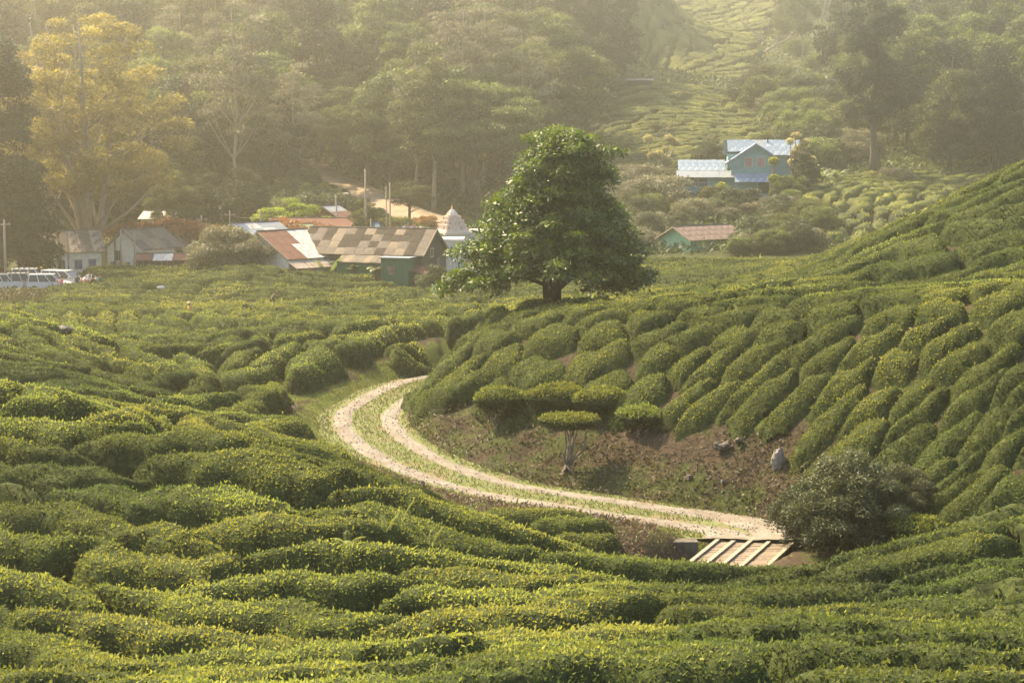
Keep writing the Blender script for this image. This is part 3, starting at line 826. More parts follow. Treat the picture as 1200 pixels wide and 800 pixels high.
def bank_keep(X, Y):
    Z = ground(X, Y); px, py = to_px(X, Y, Z); off, _, _ = road_near(X, Y)
    return (Y < interp_tab(BANK_TOP, px) + 1.2) & (px > 468) & (np.abs(off) > 1.75) & (px < 1200) & (py < 625) & ~((px < 900) & (off < 0) & (Y < 80)) 
X, Y = region_pts(80000, -8, 20, 56, 92, bank_keep, 3)
_Z = ground(X, Y); _px, _py = to_px(X, Y, _Z)
pt = fbm(X * .55, Y * .55 + _Z, 3) + 0.12 * (_py > 545) - 0.06 * ((_px > 735) & (_px < 960) & (_py < 540))
k = pt + RNG.normal(0, .06, len(X)) > -0.16
X, Y, pt = X[k], Y[k], pt[k]
scatter_cards('bank_weeds', X, Y, .22, np.full(len(X), .15), 0, 5, M['weed_leaf'], spread=1.0, up=.35, width=.5, tone=.42 + pt * 1.3 + RNG.normal(0, .16, len(X)))
X, Y = region_pts(16000, -8, 20, 56, 92, bank_keep, 8)
scatter_cards('dead_twigs', X, Y, .12, np.full(len(X), .24), 0, 6, M['dry_leaf'], spread=1.2, up=.1, width=.14)
def verge_keep(X, Y):
    off, _, _ = road_near(X, Y); Z = ground(X, Y); px, py = to_px(X, Y, Z); a = np.abs(off)
    side = ((off < -1.55) & (off > -4.6)) | (a < .60) | ((off > 1.5) & (off < 1.95))
    return side & (Y > 61) & (Y < 100) & ~((a < .7) & (Y < 66.5))
X, Y = region_pts(90000, -12, 9, 60, 100, verge_keep, 12)
_o, _, _ = road_near(X, Y); pt = fbm(X * .5 + 50, Y * .5, 3)
k = (_o > -3.4) | (pt > -.05); X, Y, pt = X[k], Y[k], pt[k]
scatter_cards('verge_grass', X, Y, .02, np.full(len(X), .11), 0, 9, M['grass_leaf'], spread=.6, up=.8, width=.3, tone=.5 + pt * .9 + RNG.normal(0, .15, len(X)))
def brown_keep(X, Y):
    off, _, _ = road_near(X, Y); Z = ground(X, Y); zn = tea_zone(X, Y, Z)
    px, py = to_px(X, Y, Z)
    return (np.abs(off) > 3.1) & (zn == 0) & (px > 330) & (px < 835) & (off < 0)
X, Y = region_pts(60000, -12, 9, 57, 84, brown_keep, 14)
scatter_cards('dry_undergrowth', X, Y, .2, np.full(len(X), .17), 0, 10, M['dry_leaf'], spread=.9, up=.5, width=.3, tone=.45 + fbm(X * .6, Y * .6) + RNG.normal(0, .15, len(X)))
# small patches of trodden earth and low weeds in the pits between the tea
def weedfield(X, Y):
    Z = ground(X, Y); px, py = to_px(X, Y, Z); return (px < 88) & (px > -60) & (Y > interp_tab(FIELD_END, px) - 1) & (Y < 176)
X, Y = region_pts(26000, -50, -33, 146, 177, weedfield, 21)
scatter_cards('weed_field', X, Y, .4, np.full(len(X), .34), 0, 22, M['weed_leaf'], spread=.8, up=.5, width=.4, tone=.62 + fbm(X * .3, Y * .3) * .8 + RNG.normal(0, .15, len(X)))

# ------------------------------------------------------------------ the undercut tea bush on the bank
def cap_bush(name, px, py, d, rx, ry, h, stem, label, seed, cat='tea bush', base=None, group=None):
    rng = np.random.default_rng(seed)
    p = W(px, py, d); root = np.array(base if base is not None else (p[0], p[1], gz(p[0], p[1])))
    e = empty(name, tuple(root), 0, label, cat, group)
    c = np.array(p) - root
    th = rng.uniform(0, 2 * math.pi, 400); rr_ = np.sqrt(rng.random(400))
    G = 26; uu, vv = np.meshgrid(np.linspace(0, 1, 9), np.linspace(0, 2 * np.pi, G, endpoint=False), indexing='ij')
    top = np.stack([c[0] + uu * rx * np.cos(vv) * (1 + .1 * np.sin(vv * 3 + seed)), c[1] + uu * ry * np.sin(vv), c[2] + h * (1 - uu ** 2.6) ** .8 * .6 - .0], -1)
    bot = top.copy(); bot[..., 2] = c[2] - h * .55 * (1 - uu ** 3) ** .7
    V = np.concatenate([top.reshape(-1, 3), bot.reshape(-1, 3)]); idx = np.arange(9 * G).reshape(9, G); Q = []
    for b in (0, 1):
        for i in range(8):
            for j in range(G):
                f = [idx[i, j], idx[i + 1, j], idx[i + 1, (j + 1) % G], idx[i, (j + 1) % G]]
                f = [int(q) + b * 9 * G for q in f]; Q.append(f if b == 0 else f[::-1])
    n = int(math.pi * rx * ry * 2.1 * 420)
    a = rng.uniform(0, 2 * np.pi, n); q = np.sqrt(rng.random(n)); under = rng.random(n) < .33
    zt = np.where(under, -h * .55 * np.maximum(0, 1 - q ** 3) ** .7, h * .6 * np.maximum(0, 1 - q ** 2.6) ** .8)
    wob = 1 + .30 * fbm(np.cos(a) * 1.6 + seed, np.sin(a) * 1.6 + q, 3)
    P = np.stack([c[0] + q * rx * np.cos(a) * (1 + .1 * np.sin(a * 3 + seed)) * wob, c[1] + q * ry * np.sin(a) * wob, c[2] + zt + h * .45 * fbm(a * .9 + seed, q * 3.0, 2) + rng.uniform(0, .10, n) * (rng.random(n) < .2)], -1)
    N = unit(np.stack([np.cos(a) * q ** 2, np.sin(a) * q ** 2, np.where(under, -.7, 1.0)], -1))
    LV, LQ = leaf_quads(P, N, np.full(n, .125), rng, spread=.7)
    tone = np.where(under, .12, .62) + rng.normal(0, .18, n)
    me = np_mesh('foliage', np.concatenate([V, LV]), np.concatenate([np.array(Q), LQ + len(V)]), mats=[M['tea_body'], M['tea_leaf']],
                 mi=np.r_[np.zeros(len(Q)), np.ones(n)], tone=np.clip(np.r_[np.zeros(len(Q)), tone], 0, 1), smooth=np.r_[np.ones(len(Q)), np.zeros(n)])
    link('foliage', me, e)
    rn = random.Random(seed)
    for k in range(stem):
        a = rn.uniform(0, 6.28); q = rn.uniform(.25, .7)
        t = Vector((c[0] + q * rx * math.cos(a), c[1] + q * ry * math.sin(a), c[2] - h * .3))
        m1 = Vector((t.x * .45 + rn.uniform(-.28, .28), t.y * .45 + rn.uniform(-.15, .15), t.z * .5 + rn.uniform(-.15, .15)))
        MB().tube([Vector((rn.uniform(-.12, .12), rn.uniform(-.1, .1), -.1)), m1 * .55 + Vector((rn.uniform(-.14, .14), 0, rn.uniform(-.05, .05))), m1, m1.lerp(t, .6) + Vector((rn.uniform(-.1, .1), 0, 0)), t], [.065, .05, .042, .03, .015], 6).build('stem', M['twig'], e, smooth=True)
    return e
_b = hit(664, 548)
cap_bush('undercut_tea_bush', 668, 493, _b[1] - .15, 1.15, .8, .42, 7, 'lone umbrella shaped tea bush on gnarled bare stems in the middle of the bank', 31, base=tuple(_b))
for k in range(5):
    rn = random.Random(k); p0 = Vector(_b) + Vector((0, -.1, .1)); a = rn.uniform(-2.6, -.4)
    pts = [p0, p0 + Vector((math.cos(a) * .35, math.sin(a) * .25, -.3)), p0 + Vector((math.cos(a) * .6 + rn.uniform(-.2, .2), math.sin(a) * .5, -.62))]
    e_ = bpy.data.objects['undercut_tea_bush']
    MB().tube([p - e_.location for p in pts], [.07, .05, .02], 6).build('root', M['twig'], e_, smooth=True)
_b = hit(583, 498); cap_bush('undercut_tea_bush', 583, 468, _b[1], 1.05, .75, .75, 4, 'rounded tea bush hanging low against the bank left of the lone umbrella bush', 33, base=tuple(_b))
_b = hit(1085, 632); cap_bush('undercut_tea_bush', 1078, 618, _b[1] - .2, .95, .7, .5, 4, 'pale green tea bush low in the shaded gully right of the big leafy shrub', 35, base=tuple(_b))

for k, (px, py, rx, h_, lab) in enumerate([(652, 466, 1.25, .8, 'broad pillow shaped tea bush overhanging the bank left of the umbrella bush'), (706, 470, 1.15, .8, 'broad pillow shaped tea bush overhanging the bank above the umbrella bush'), (752, 488, .85, .6, 'small overhanging tea bush right of the umbrella bush')]):
    _b = hit(px - 4, py + 22); cap_bush('undercut_tea_bush', px, py, _b[1] + .35, rx, .85, h_, 4, lab, 60 + k, base=tuple(_b))
# loose stones along the wheel tracks
def stone_keep(X, Y):
    off, _, _ = road_near(X, Y); a = np.abs(off); return (((a > .6) & (a < 1.5)) | ((a < 2.3) & (RNG.random(len(X)) < .12)) | ((Y < 66) & (a < 1.6))) & (Y > 63.8) & (Y < 98)
X, Y = region_pts(16000, -12, 9, 60, 98, stone_keep, 71); _o, _z, _ = road_near(X, Y); n = len(X)
_P = np.stack([X, Y, _z + .05], -1); _s = np.random.default_rng(2).uniform(.012, .05, n)[:, None, None] * np.array([[1, 0, 0], [-.5, .8, 0], [-.5, -.8, 0], [0, 0, .9]])[None] * np.random.default_rng(3).uniform(.6, 1.4, (n, 4, 3))
_T = (np.arange(n)[:, None, None] * 4 + np.array([[0, 1, 3], [1, 2, 3], [2, 0, 3]])[None]).reshape(-1, 3)
tag(link('track_stones', np_mesh('track_stones', (_P[:, None] + _s).reshape(-1, 3), None, _T, mats=[M['pale_rock']], smooth=np.zeros(len(_T)))), kind='stuff')

# ------------------------------------------------------------------ tea bushes: names for the single ones
_lm = [('the plank bridge', 870, 645), ('the lone umbrella bush', 668, 500), ('the big leafy shrub', 1000, 600), ('the foot of the big tree', 645, 372), ('the track bend', 420, 500),
       ('the tall upright rock', 912, 545), ('the square stone block', 801, 645), ('the yellow fern fronds', 410, 648), ('the pale left boulder', 72, 403), ('the boulder below the bridge', 908, 682),
       ('the bottom left corner', 0, 800), ('the bottom right corner', 1200, 800), ('the bottom edge middle', 600, 800), ('the top of the right hillside', 1200, 190), ('the picker in yellow', 221, 365), ('the left edge middle', 0, 480)]
_teas = [o for o in COL.objects if o.name.startswith('tea_bush') and '_seed' in o.keys()]
_bk = {}
for o in _teas:
    i = o['_seed']; px, py = to_px(SX[i], SY[i], gz(SX[i], SY[i]) + .7); px, py = float(px), float(py)
    nm, lx, ly = min(_lm, key=lambda q: math.hypot(q[1] - px, (q[2] - py) * 1.6))
    dx, dy = px - lx, (py - ly) * 1.3
    side = ('right of' if dx > 0 else 'left of') if abs(dx) > abs(dy) else ('below' if dy > 0 else 'above')
    _bk.setdefault((nm, side), []).append((math.hypot(dx, dy), o, i))
_ord = 'nearest second third fourth fifth sixth seventh eighth ninth tenth eleventh twelfth thirteenth fourteenth fifteenth sixteenth seventeenth eighteenth nineteenth twentieth'.split()
for (nm, side), L in _bk.items():
    L.sort(key=lambda q: q[0])
    for k, (_, o, i) in enumerate(L):
        shp = 'long tea hedge' if SA[i] > 2.7 else ('rounded tea bush' if SA[i] < 1.6 else 'oval tea bush')
        ten = ['', 'twenty-', 'forty-', 'sixty-'][k // 20] if k >= 20 else ''
        tag(o, '%s, %s%s one %s %s' % (shp, ten, _ord[k % 20], side, nm), 'tea bush', 'tea bushes clipped in rows on the slopes')
        del o['_seed']
# ------------------------------------------------------------------ trees
M['f_olive'] = leaf_mat('f_olive', (0.022, 0.032, 0.011), (0.070, 0.088, 0.026), (0.17, 0.185, 0.055), 0.3, vary=.34)
M['f_dark'] = leaf_mat('f_dark', (0.009, 0.015, 0.008), (0.024, 0.035, 0.014), (0.062, 0.076, 0.028), 0.22, vary=.2)
M['f_gold'] = leaf_mat('f_gold', (0.08, 0.062, 0.022), (0.16, 0.130, 0.042), (0.28, 0.225, 0.07), 0.45, vary=.12)
M['f_lime'] = leaf_mat('f_lime', (0.06, 0.08, 0.015), (0.17, 0.20, 0.035), (0.30, 0.32, 0.06), 0.4, vary=.1)
M['f_orange'] = leaf_mat('f_orange', (0.07, 0.06, 0.02), (0.17, 0.095, 0.045), (0.28, 0.14, 0.06), 0.35, vary=.12)
M['f_grey'] = leaf_mat('f_grey', (0.05, 0.052, 0.032), (0.115, 0.115, 0.065), (0.22, 0.20, 0.12), 0.25, vary=.15)
M['f_hero'] = leaf_mat('f_hero', (0.013, 0.024, 0.008), (0.050, 0.082, 0.015), (0.20, 0.235, 0.032), 0.32, rough=.42, vary=0.0, spec=.4)
M['f_shrub'] = leaf_mat('f_shrub', (0.020, 0.030, 0.014), (0.050, 0.066, 0.028), (0.12, 0.135, 0.06), 0.25, vary=.15)
M['f_cream'] = leaf_mat('f_cream', (0.14, 0.13, 0.05), (0.34, 0.30, 0.13), (0.55, 0.48, 0.24), 0.3, vary=.1)
M['f_gully'] = leaf_mat('f_gully', (0.020, 0.026, 0.011), (0.055, 0.064, 0.028), (0.125, 0.13, 0.06), 0.25)
M['f_palm'] = leaf_mat('f_palm', (0.05, 0.07, 0.03), (0.11, 0.14, 0.05), (0.22, 0.25, 0.10), 0.35, vary=.15)
TRUNKS = {'f_olive': 'pale_bark', 'f_dark': 'dark_bark'}

def crown_mesh(name, clumps, size, mat, seed, cover=1.0, droop=0.15, width=0.5, spread=0.8, under=0.35, shell=(0.62, 1.05)):
    """clumps: (x, y, z, r, flatness); leaf-sized cards through the outer volume of every clump"""
    rng = np.random.default_rng(seed); Ps, Ns, Ts = [], [], []
    zt = [c[2] for c in clumps]; z0, z1 = min(zt), max(zt) + 1e-6
    for ci, (x, y, z, r, fl) in enumerate(clumps):
        n = int(cover * 4 * math.pi * r * r * (0.35 + 0.65 * fl) * 0.75 / (0.5 * width * size * size))
        n = max(n, 12)
        v = unit(rng.normal(size=(n, 3)))
        v = np.where((v[:, 2:3] < 0) & (rng.random((n, 1)) > under), v * [1, 1, -1], v)
        rad = rng.uniform(shell[0], shell[1], n)[:, None] * (1 + 0.22 * (fbm(v[:, 0] * 2.2 + ci, v[:, 1] * 2.2 + v[:, 2] * 2 + seed, 2)[:, None] * 2))
        P = np.array([x, y, z]) + v * rad * r * np.array([1, 1, fl])
        Ps.append(P); Ns.append(unit(v + [0, 0, .35]))
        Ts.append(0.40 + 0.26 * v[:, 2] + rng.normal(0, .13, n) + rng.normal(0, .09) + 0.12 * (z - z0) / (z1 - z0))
    P = np.concatenate(Ps); N = np.concatenate(Ns); T = np.clip(np.concatenate(Ts), 0, 1)
    LV, LQ = leaf_quads(P, N, np.full(len(P), size), rng, spread=spread, width=width, droop=droop)
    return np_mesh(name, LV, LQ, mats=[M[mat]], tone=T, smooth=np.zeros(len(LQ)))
def trunk_mesh(name, H, r, clumps, mat, seed, base=0.35, lean=(0, 0), limbs=14, stems=1, n=7):
    rn = random.Random(seed); mb = MB(); tops = []
    for s in range(stems):
        a = rn.uniform(0, 6.28) + s * 6.28 / stems; q = 0.0 if stems == 1 else rn.uniform(.12, .26)
        pts = []; K = 7
        for k in range(K + 1):
            t = k / K
            pts.append(Vector((lean[0] * t * t + math.cos(a) * q * H * t * .8 + rn.uniform(-1, 1) * .012 * H * (k > 0), lean[1] * t * t + math.sin(a) * q * H * t * .8 + rn.uniform(-1, 1) * .012 * H * (k > 0), H * t - 0.3 * (k == 0))))
        rs = [r * (1.35 if k == 0 else 1.0) * (1 - .86 * (k / K)) * (1 if stems == 1 else .62) for k in range(K + 1)]
        mb.tube(pts, rs, n); tops.append(pts)
    cl = list(clumps); rn.shuffle(cl)
    for c in cl[:limbs]:
        e = Vector(c[:3]); pts = min(tops, key=lambda P: min((p - e).length for p in P))
        zt = max(base * H, e.z - 0.28 * (Vector((e.x, e.y, 0)).length) - .12 * H); zt = min(zt, H * .92)
        k = min(range(len(pts)), key=lambda j: abs(pts[j].z - zt)); s0 = pts[k]
        mid = s0.lerp(e, .5) + Vector((0, 0, -.05 * (e - s0).length))
        rr0 = r * max(.16, .42 * (1 - .7 * k / 7))
        mb.tube([s0, mid, e], [rr0, rr0 * .6, rr0 * .2], 5)
    return mb.mesh(name, M[mat], True)
def dome_clumps(H, R, z0, n, r, fl, seed, shape=1.0, hollow=.55):
    rn = random.Random(seed); out = []
    for k in range(n * 30):
        if len(out) >= n: break
        x, y, t = rn.uniform(-1, 1), rn.uniform(-1, 1), rn.random()
        q = math.hypot(x, y); prof = (1 - abs(2 * t - .75) ** 2 / 1.6) if shape == 1 else ((1 - t) ** .7 + .12 if shape == 2 else (0.35 + .65 * math.sin(t * 3.0)))
        prof = max(prof, .05)
        if q > prof or q < prof * hollow * (1 - t): continue
        p = (x * R, y * R, z0 + t * (H - z0), r * rn.uniform(.7, 1.25), fl)
        if any(math.dist(p[:3], o[:3]) < r * .75 for o in out): continue
        out.append(p)
    return out
VAR = {}
def variant(key, H, R, zb, n, r, fl, mat, bark, seed, size=.40, tr=.28, shape=1, limbs=14, stems=1, cover=1.0, lean=(0, 0), droop=.15, hollow=.5):
    cl = dome_clumps(H, R, zb, n, r, fl, seed, shape, hollow)
    VAR[key] = (trunk_mesh('trunk', H * .93, tr, cl, bark, seed, max(.2, zb / H - .1), lean, limbs, stems), crown_mesh('crown', cl, size, mat, seed, cover, droop), H)
def plant(key, name, x, y, s, rz, label, cat='tree', group=None, z=None, sz=None):
    tm, cm, H = VAR[key]
    e = empty(name, (x, y, (gz(x, y) if z is None else z)), rz, label, cat, group)
    e.scale = (s, s, s * (sz or 1.0))
    if tm is not None: link('trunk', tm, e)
    link('crown', cm, e)
    return e
def plant_px(key, name, px, pbase, d, hpx, label, cat='tree', rz=0.0, group=None, wide=1.0):
    """stands on the ground at distance d in the direction px, hpx pixels tall"""
    a, _ = ray(px, pbase); x = a * d; z = gz(x, d)
    H = hpx / FPX * d; e = plant(key, name, x, d, H / VAR[key][2], rz, label, cat, group, z=z)
    e.scale = (e.scale[0] * wide, e.scale[1] * wide, e.scale[2]); return e

variant('broad_a', 15, 4.8, 2.6, 66, 1.25, .62, 'f_olive', 'bark', 1, .36)
variant('broad_b', 14, 5.4, 3.2, 66, 1.3, .55, 'f_olive', 'bark', 2, .36, tr=.32)
variant('broad_c', 16, 4.2, 2.2, 66, 1.15, .75, 'f_olive', 'bark', 3, .36)
variant('tall_a', 19, 3.8, 6.0, 52, 1.15, .6, 'f_olive', 'pale_bark', 4, .36, tr=.24)
variant('tall_b', 20, 4.2, 7.5, 44, 1.2, .45, 'f_grey', 'pale_bark', 5, .34, tr=.24, limbs=24, cover=.6)
variant('dark_a', 17, 4.2, 3.5, 58, 1.25, .8, 'f_dark', 'dark_bark', 6, .36)
variant('dark_b', 14, 4.6, 4.0, 54, 1.3, .62, 'f_dark', 'dark_bark', 7, .36)
variant('umbrella', 12, 6.0, 5.0, 54, 1.25, .38, 'f_olive', 'bark', 8, .34, tr=.26, shape=1, limbs=26)
variant('gold', 25, 7.6, 6.5, 115, 1.35, .72, 'f_gold', 'pale_bark', 9, .30, tr=.55, limbs=60, stems=5, cover=.62, hollow=.2)
variant('cone', 24, 5.0, 1.0, 110, 1.35, .75, 'f_dark', 'dark_bark', 10, .36, tr=.4, shape=2)
variant('lime', 6, 3.6, 2.2, 34, .85, .40, 'f_lime', 'bark', 11, .26, tr=.16, limbs=20)
variant('orange_bush', 3.2, 2.2, .4, 30, .75, .8, 'f_orange', 'bark', 12, .22, tr=.10)
variant('round_shrub', 4.2, 3.0, .2, 46, .9, .8, 'f_grey', 'bark', 13, .22, tr=.12)
variant('round_hedge', 5, 3.4, .1, 60, .9, .9, 'f_shrub', 'bark', 14, .24, tr=.12)
variant('shrub_a', 3.4, 2.6, .3, 34, .8, .75, 'f_shrub', 'bark', 15, .24, tr=.08)
variant('shrub_b', 3.0, 2.8, .3, 30, .85, .65, 'f_grey', 'bark', 16, .24, tr=.08, cover=.7)
variant('shrub_c', 4.0, 2.4, .4, 34, .8, .8, 'f_olive', 'bark', 17, .24, tr=.08)
variant('leafy_shrub', 3.4, 2.2, .1, 110, .48, .85, 'f_gully', 'dark_bark', 18, .12, tr=.09, limbs=40, cover=.75, hollow=.3, stems=3)
variant('topiary', 3.0, .62, 1.6, 12, .42, .9, 'f_lime', 'bark', 19, .16, tr=.07)
variant('weeping', 9, 3.4, 3.2, 36, 1.0, .8, 'f_grey', 'pale_bark', 20, .3, tr=.16, cover=.45, limbs=30, stems=2)

# forest: a crowd of separate trees, spaced
FOREST_L = [(-120, 285), (60, 262), (220, 262), (330, 252), (362, 226), (400, 226), (470, 262), (540, 262), (600, 226), (652, 205), (668, 150), (712, 122), (716, 0), (712, -90), (-120, -90)]
FOREST_R = [(1008, 178), (1020, 214), (1110, 212), (1190, 226), (1290, 190), (1300, 50), (1180, 66), (1120, 60), (1075, 70), (1040, 90), (965, 130), (960, 175)]
FOREST_M = [(868, 118), (930, 150), (1010, 110), (1060, 70), (1100, 30), (1150, -10), (1150, -80), (925, -80), (915, 20), (890, 60)]
PALE_ROAD = [(352, 190), (372, 200), (392, 214), (415, 222), (450, 238), (500, 258), (530, 262)]
acc_ = []
def forest(poly, d0, d1, n_try, gap, keys, names, label, group, seed, hs=(.75, 1.15), front=None):
    rng = np.random.default_rng(seed); out = []
    x0, x1 = (min(p[0] for p in poly) - 600) / FPX * d1 - 10, (max(p[0] for p in poly) - 600) / FPX * d1 + 10
    X = rng.uniform(x0, x1, n_try); Y = rng.uniform(d0, d1, n_try); Z = ground(X, Y); px, py = to_px(X, Y, Z)
    k = in_poly(px, py, poly)
    for x, y, p, q in zip(X[k], Y[k], px[k], py[k]):
        if gap > 5 and 325 < p < 550 and -7 < q - np.interp(p, [335, 372, 415, 450, 545], [185, 200, 222, 238, 266]) < 135: continue
        g = gap * (0.8 + .5 * (y - d0) / (d1 - d0))
        if any((x - a) ** 2 + (y - b) ** 2 < g * g for a, b in acc_): continue
        acc_.append((x, y)); out.append((x, y, p, q))
    return out
def names_for(n):
    pass
def lbl_place(px, py):
    return px, py
_rank = {}
def forest_plant(spots, chooser, hs, group, where, seed):
    rn = random.Random(seed)
    for (x, y, p, q) in spots:
        key = chooser(p, q, rn)
        s = rn.uniform(*hs)
        kind = {'broad_a': 'domed olive tree', 'broad_b': 'wide spreading olive tree', 'broad_c': 'tall rounded olive tree', 'tall_a': 'slender high-crowned tree', 'tall_b': 'pale-trunked open tree', 'dark_a': 'dense dark tree', 'dark_b': 'low dark rounded tree',
                'umbrella': 'flat umbrella-crowned tree', 'weeping': 'wispy pale tree', 'shrub_a': 'dark green shrub', 'shrub_b': 'greyish shrub', 'shrub_c': 'olive green shrub'}[key]
        e = plant(key, 'forest_tree' if 'shrub' not in key else 'hillside_shrub', x, y, s, rn.uniform(0, 6.28), None, 'tree' if 'shrub' not in key else 'shrub', group, sz=rn.uniform(.9, 1.15))
        _rank.setdefault((kind, where), []).append((p, q, e))
def ch_left(p, q, rn):
    r = rn.random()
    if p > 560 and q < 190: return rn.choice(['dark_a', 'broad_c', 'dark_b', 'broad_a'])
    if p < 120: return rn.choice(['broad_a', 'broad_b', 'tall_a', 'dark_a'])
    return rn.choice(['broad_a', 'broad_b', 'broad_c', 'tall_a', 'tall_b', 'umbrella', 'umbrella', 'dark_b', 'broad_b'])
sp = forest(FOREST_L, 246, 415, 9000, 7.0, None, None, None, None, 41)
forest_plant(sp, ch_left, (.85, 1.65), 'trees of the forest on the left hillside', 'left forest', 42)
print('forest left', len(sp))
sp = forest(FOREST_R, 272, 430, 3000, 7.2, None, None, None, None, 43)
forest_plant(sp, lambda p, q, rn: rn.choice(['dark_a', 'dark_b', 'broad_a', 'broad_c', 'dark_b', 'broad_b', 'umbrella']), (.85, 1.45), 'trees of the forest on the right hillside', 'right forest', 44)
print('forest right', len(sp))
sp = forest(FOREST_M, 395, 620, 2500, 13.0, None, None, None, None, 45)
forest_plant(sp, lambda p, q, rn: rn.choice(['broad_c', 'tall_b', 'umbrella', 'weeping', 'tall_a', 'shrub_c', 'shrub_b', 'shrub_b']), (.8, 1.25), 'trees in the misty valley head', 'far misty valley', 46)
print('forest mid', len(sp))
SHR = [(745, 250), (755, 240), (800, 246), (860, 244), (925, 242), (960, 262), (955, 300), (925, 312), (880, 300), (840, 262), (790, 260), (760, 300), (742, 300)]
sp = forest(SHR, 196, 234, 1600, 2.6, None, None, None, None, 47)
sp = [s_ for s_ in sp if not (776 < s_[2] < 905 and 255 < s_[3] < 312 and s_[1] < 222 and s_[1] > 203)]
sp = [s_ for s_ in sp if not (765 < s_[2] < 800 and 240 < s_[3] < 275)]
forest_plant(sp, lambda p, q, rn: rn.choice(['shrub_a', 'shrub_b', 'shrub_c', 'shrub_b'] if p < 820 else ['shrub_a', 'shrub_c', 'shrub_c', 'shrub_a', 'shrub_b']), (.55, .95), 'shrubs on the slope below the blue house', 'slope below blue house', 48)
print('shrubs', len(sp))
sp = forest([(868, 120), (905, 112), (960, 130), (1010, 120), (1010, 200), (985, 185), (950, 205), (925, 200), (912, 150)], 262, 420, 2500, 4.4, None, None, None, None, 50)
forest_plant(sp, lambda p, q, rn: rn.choice(['shrub_a', 'shrub_c', 'shrub_b', 'shrub_c']), (.9, 1.7), 'shrubs and small trees in the dip behind the blue house', 'dip behind the blue house', 51)
RSH = [(330, 200), (372, 210), (415, 232), (450, 246), (545, 276), (545, 290), (330, 290)]
sp = forest(RSH, 205, 285, 3000, 3.4, None, None, None, None, 49)
for (x, y, p, q) in sp:
    room = q - np.interp(p, [335, 372, 415, 450, 545], [185, 200, 222, 238, 266]) - 9
    rn = random.Random(int(x * 100)); key = rn.choice(['shrub_a', 'shrub_c', 'shrub_a', 'broad_b', 'lime']) if room > 26 else rn.choice(['shrub_a', 'shrub_c'])
    s = min(room, 62) / FPX * y / VAR[key][2]
    if s < .35: continue
    e = plant(key, 'roadside_shrub', x, y, min(s, 1.7 if 'shrub' in key else 1.0) * rn.uniform(.8, 1.0), rn.uniform(0, 6), None, 'shrub', 'shrubs between the village and the forest road')
    _rank.setdefault((({'shrub_a': 'dark green shrub', 'shrub_c': 'olive green shrub', 'dark_b': 'dark rounded small tree', 'broad_b': 'olive spreading small tree', 'lime': 'pale green tiered small tree'}[key]), 'village edge'), []).append((p, q, e))
_sd = {'dip behind the blue house': [('the lone tall tree', 1020, 180), ('the blue house chimney', 900, 165), ('the end of the terraced hill', 880, 125)], 'village edge': [('the forest road bend', 400, 215), ('the temple tower', 530, 250), ('the round blue sign', 442, 265), ('the orange bush', 350, 258)], 'left forest': [('the dirt road in the forest', 440, 235), ('the golden tree', 110, 150), ('the small temple', 530, 240), ('the right edge of the forest', 745, 60), ('the top middle of the forest', 400, 20), ('the left forest corner', 0, 30), ('the yellow-green tree', 345, 240), ('the big tree top', 650, 150)],
       'right forest': [('the lone tall tree', 1020, 180), ('the right frame edge', 1200, 120), ('the top right tea slope', 1170, 30), ('the blue house', 880, 200)],
       'far misty valley': [('the lone tall tree top', 1015, 20), ('the far tea slope', 820, 50), ('the misty top edge', 920, 0)],
       'slope below blue house': [('the blue house porch', 860, 225), ('the low green house', 790, 275), ('the stone steps', 778, 262), ('the banana plants', 950, 225), ('the terraced tea', 960, 280)]}
_bk2 = {}
for (kind, where), L in _rank.items():
    for (p, q, e) in L:
        nm, lx, ly = min(_sd[where], key=lambda t: math.hypot(t[1] - p, t[2] - q))
        _bk2.setdefault((kind, nm), []).append((math.hypot(lx - p, ly - q), e))
for (kind, nm), L in _bk2.items():
    L.sort(key=lambda t: t[0])
    for k, (_, e) in enumerate(L):
        e['label'] = '%s on the slope, %s%s one from %s' % (kind, 'twenty-' if k >= 20 else '', _ord[k % 20], nm)

# undergrowth that hides the forest floor
def ug_keep(X, Y):
    Z = ground(X, Y); px, py = to_px(X, Y, Z); zn = tea_zone(X, Y, Z)
    rd = (px > 340) & (px < 545) & (np.abs(py - 8 - np.interp(px, [335, 372, 415, 450, 545], [185, 200, 222, 238, 266])) < 18) & (Y > 235)
    vill = (px < 600) & (Y > 168) & (Y < 232) & (px > -60)
    yard = (Y > 168) & (Y < 262) & (px > 600) & (px < 1240)
    hh = (px > 785) & (px < 945) & (Y > 234) & (Y < 256)
    return (px > -90) & (px < 1290) & (zn == 0) & ~rd & ~vill & ~hh & (py > -60)
for nm_, n_, y0_, y1_, sz_, lf in (('undergrowth', 90000, 196, 300, .6, 1.0), ('undergrowth', 80000, 300, 640, .85, 2.0)):
    X, Y = region_pts(n_, -110 if y1_ < 310 else -170, 90 if y1_ < 310 else 200, y0_, y1_, ug_keep, int(y0_))
    scatter_cards(nm_, X, Y, lf, np.full(len(X), sz_), 0, int(y1_), M['f_olive'], spread=1.0, up=.3, width=.6, tone=.30 + fbm(X * .12, Y * .12) * 1.1 + RNG.normal(0, .15, len(X)))

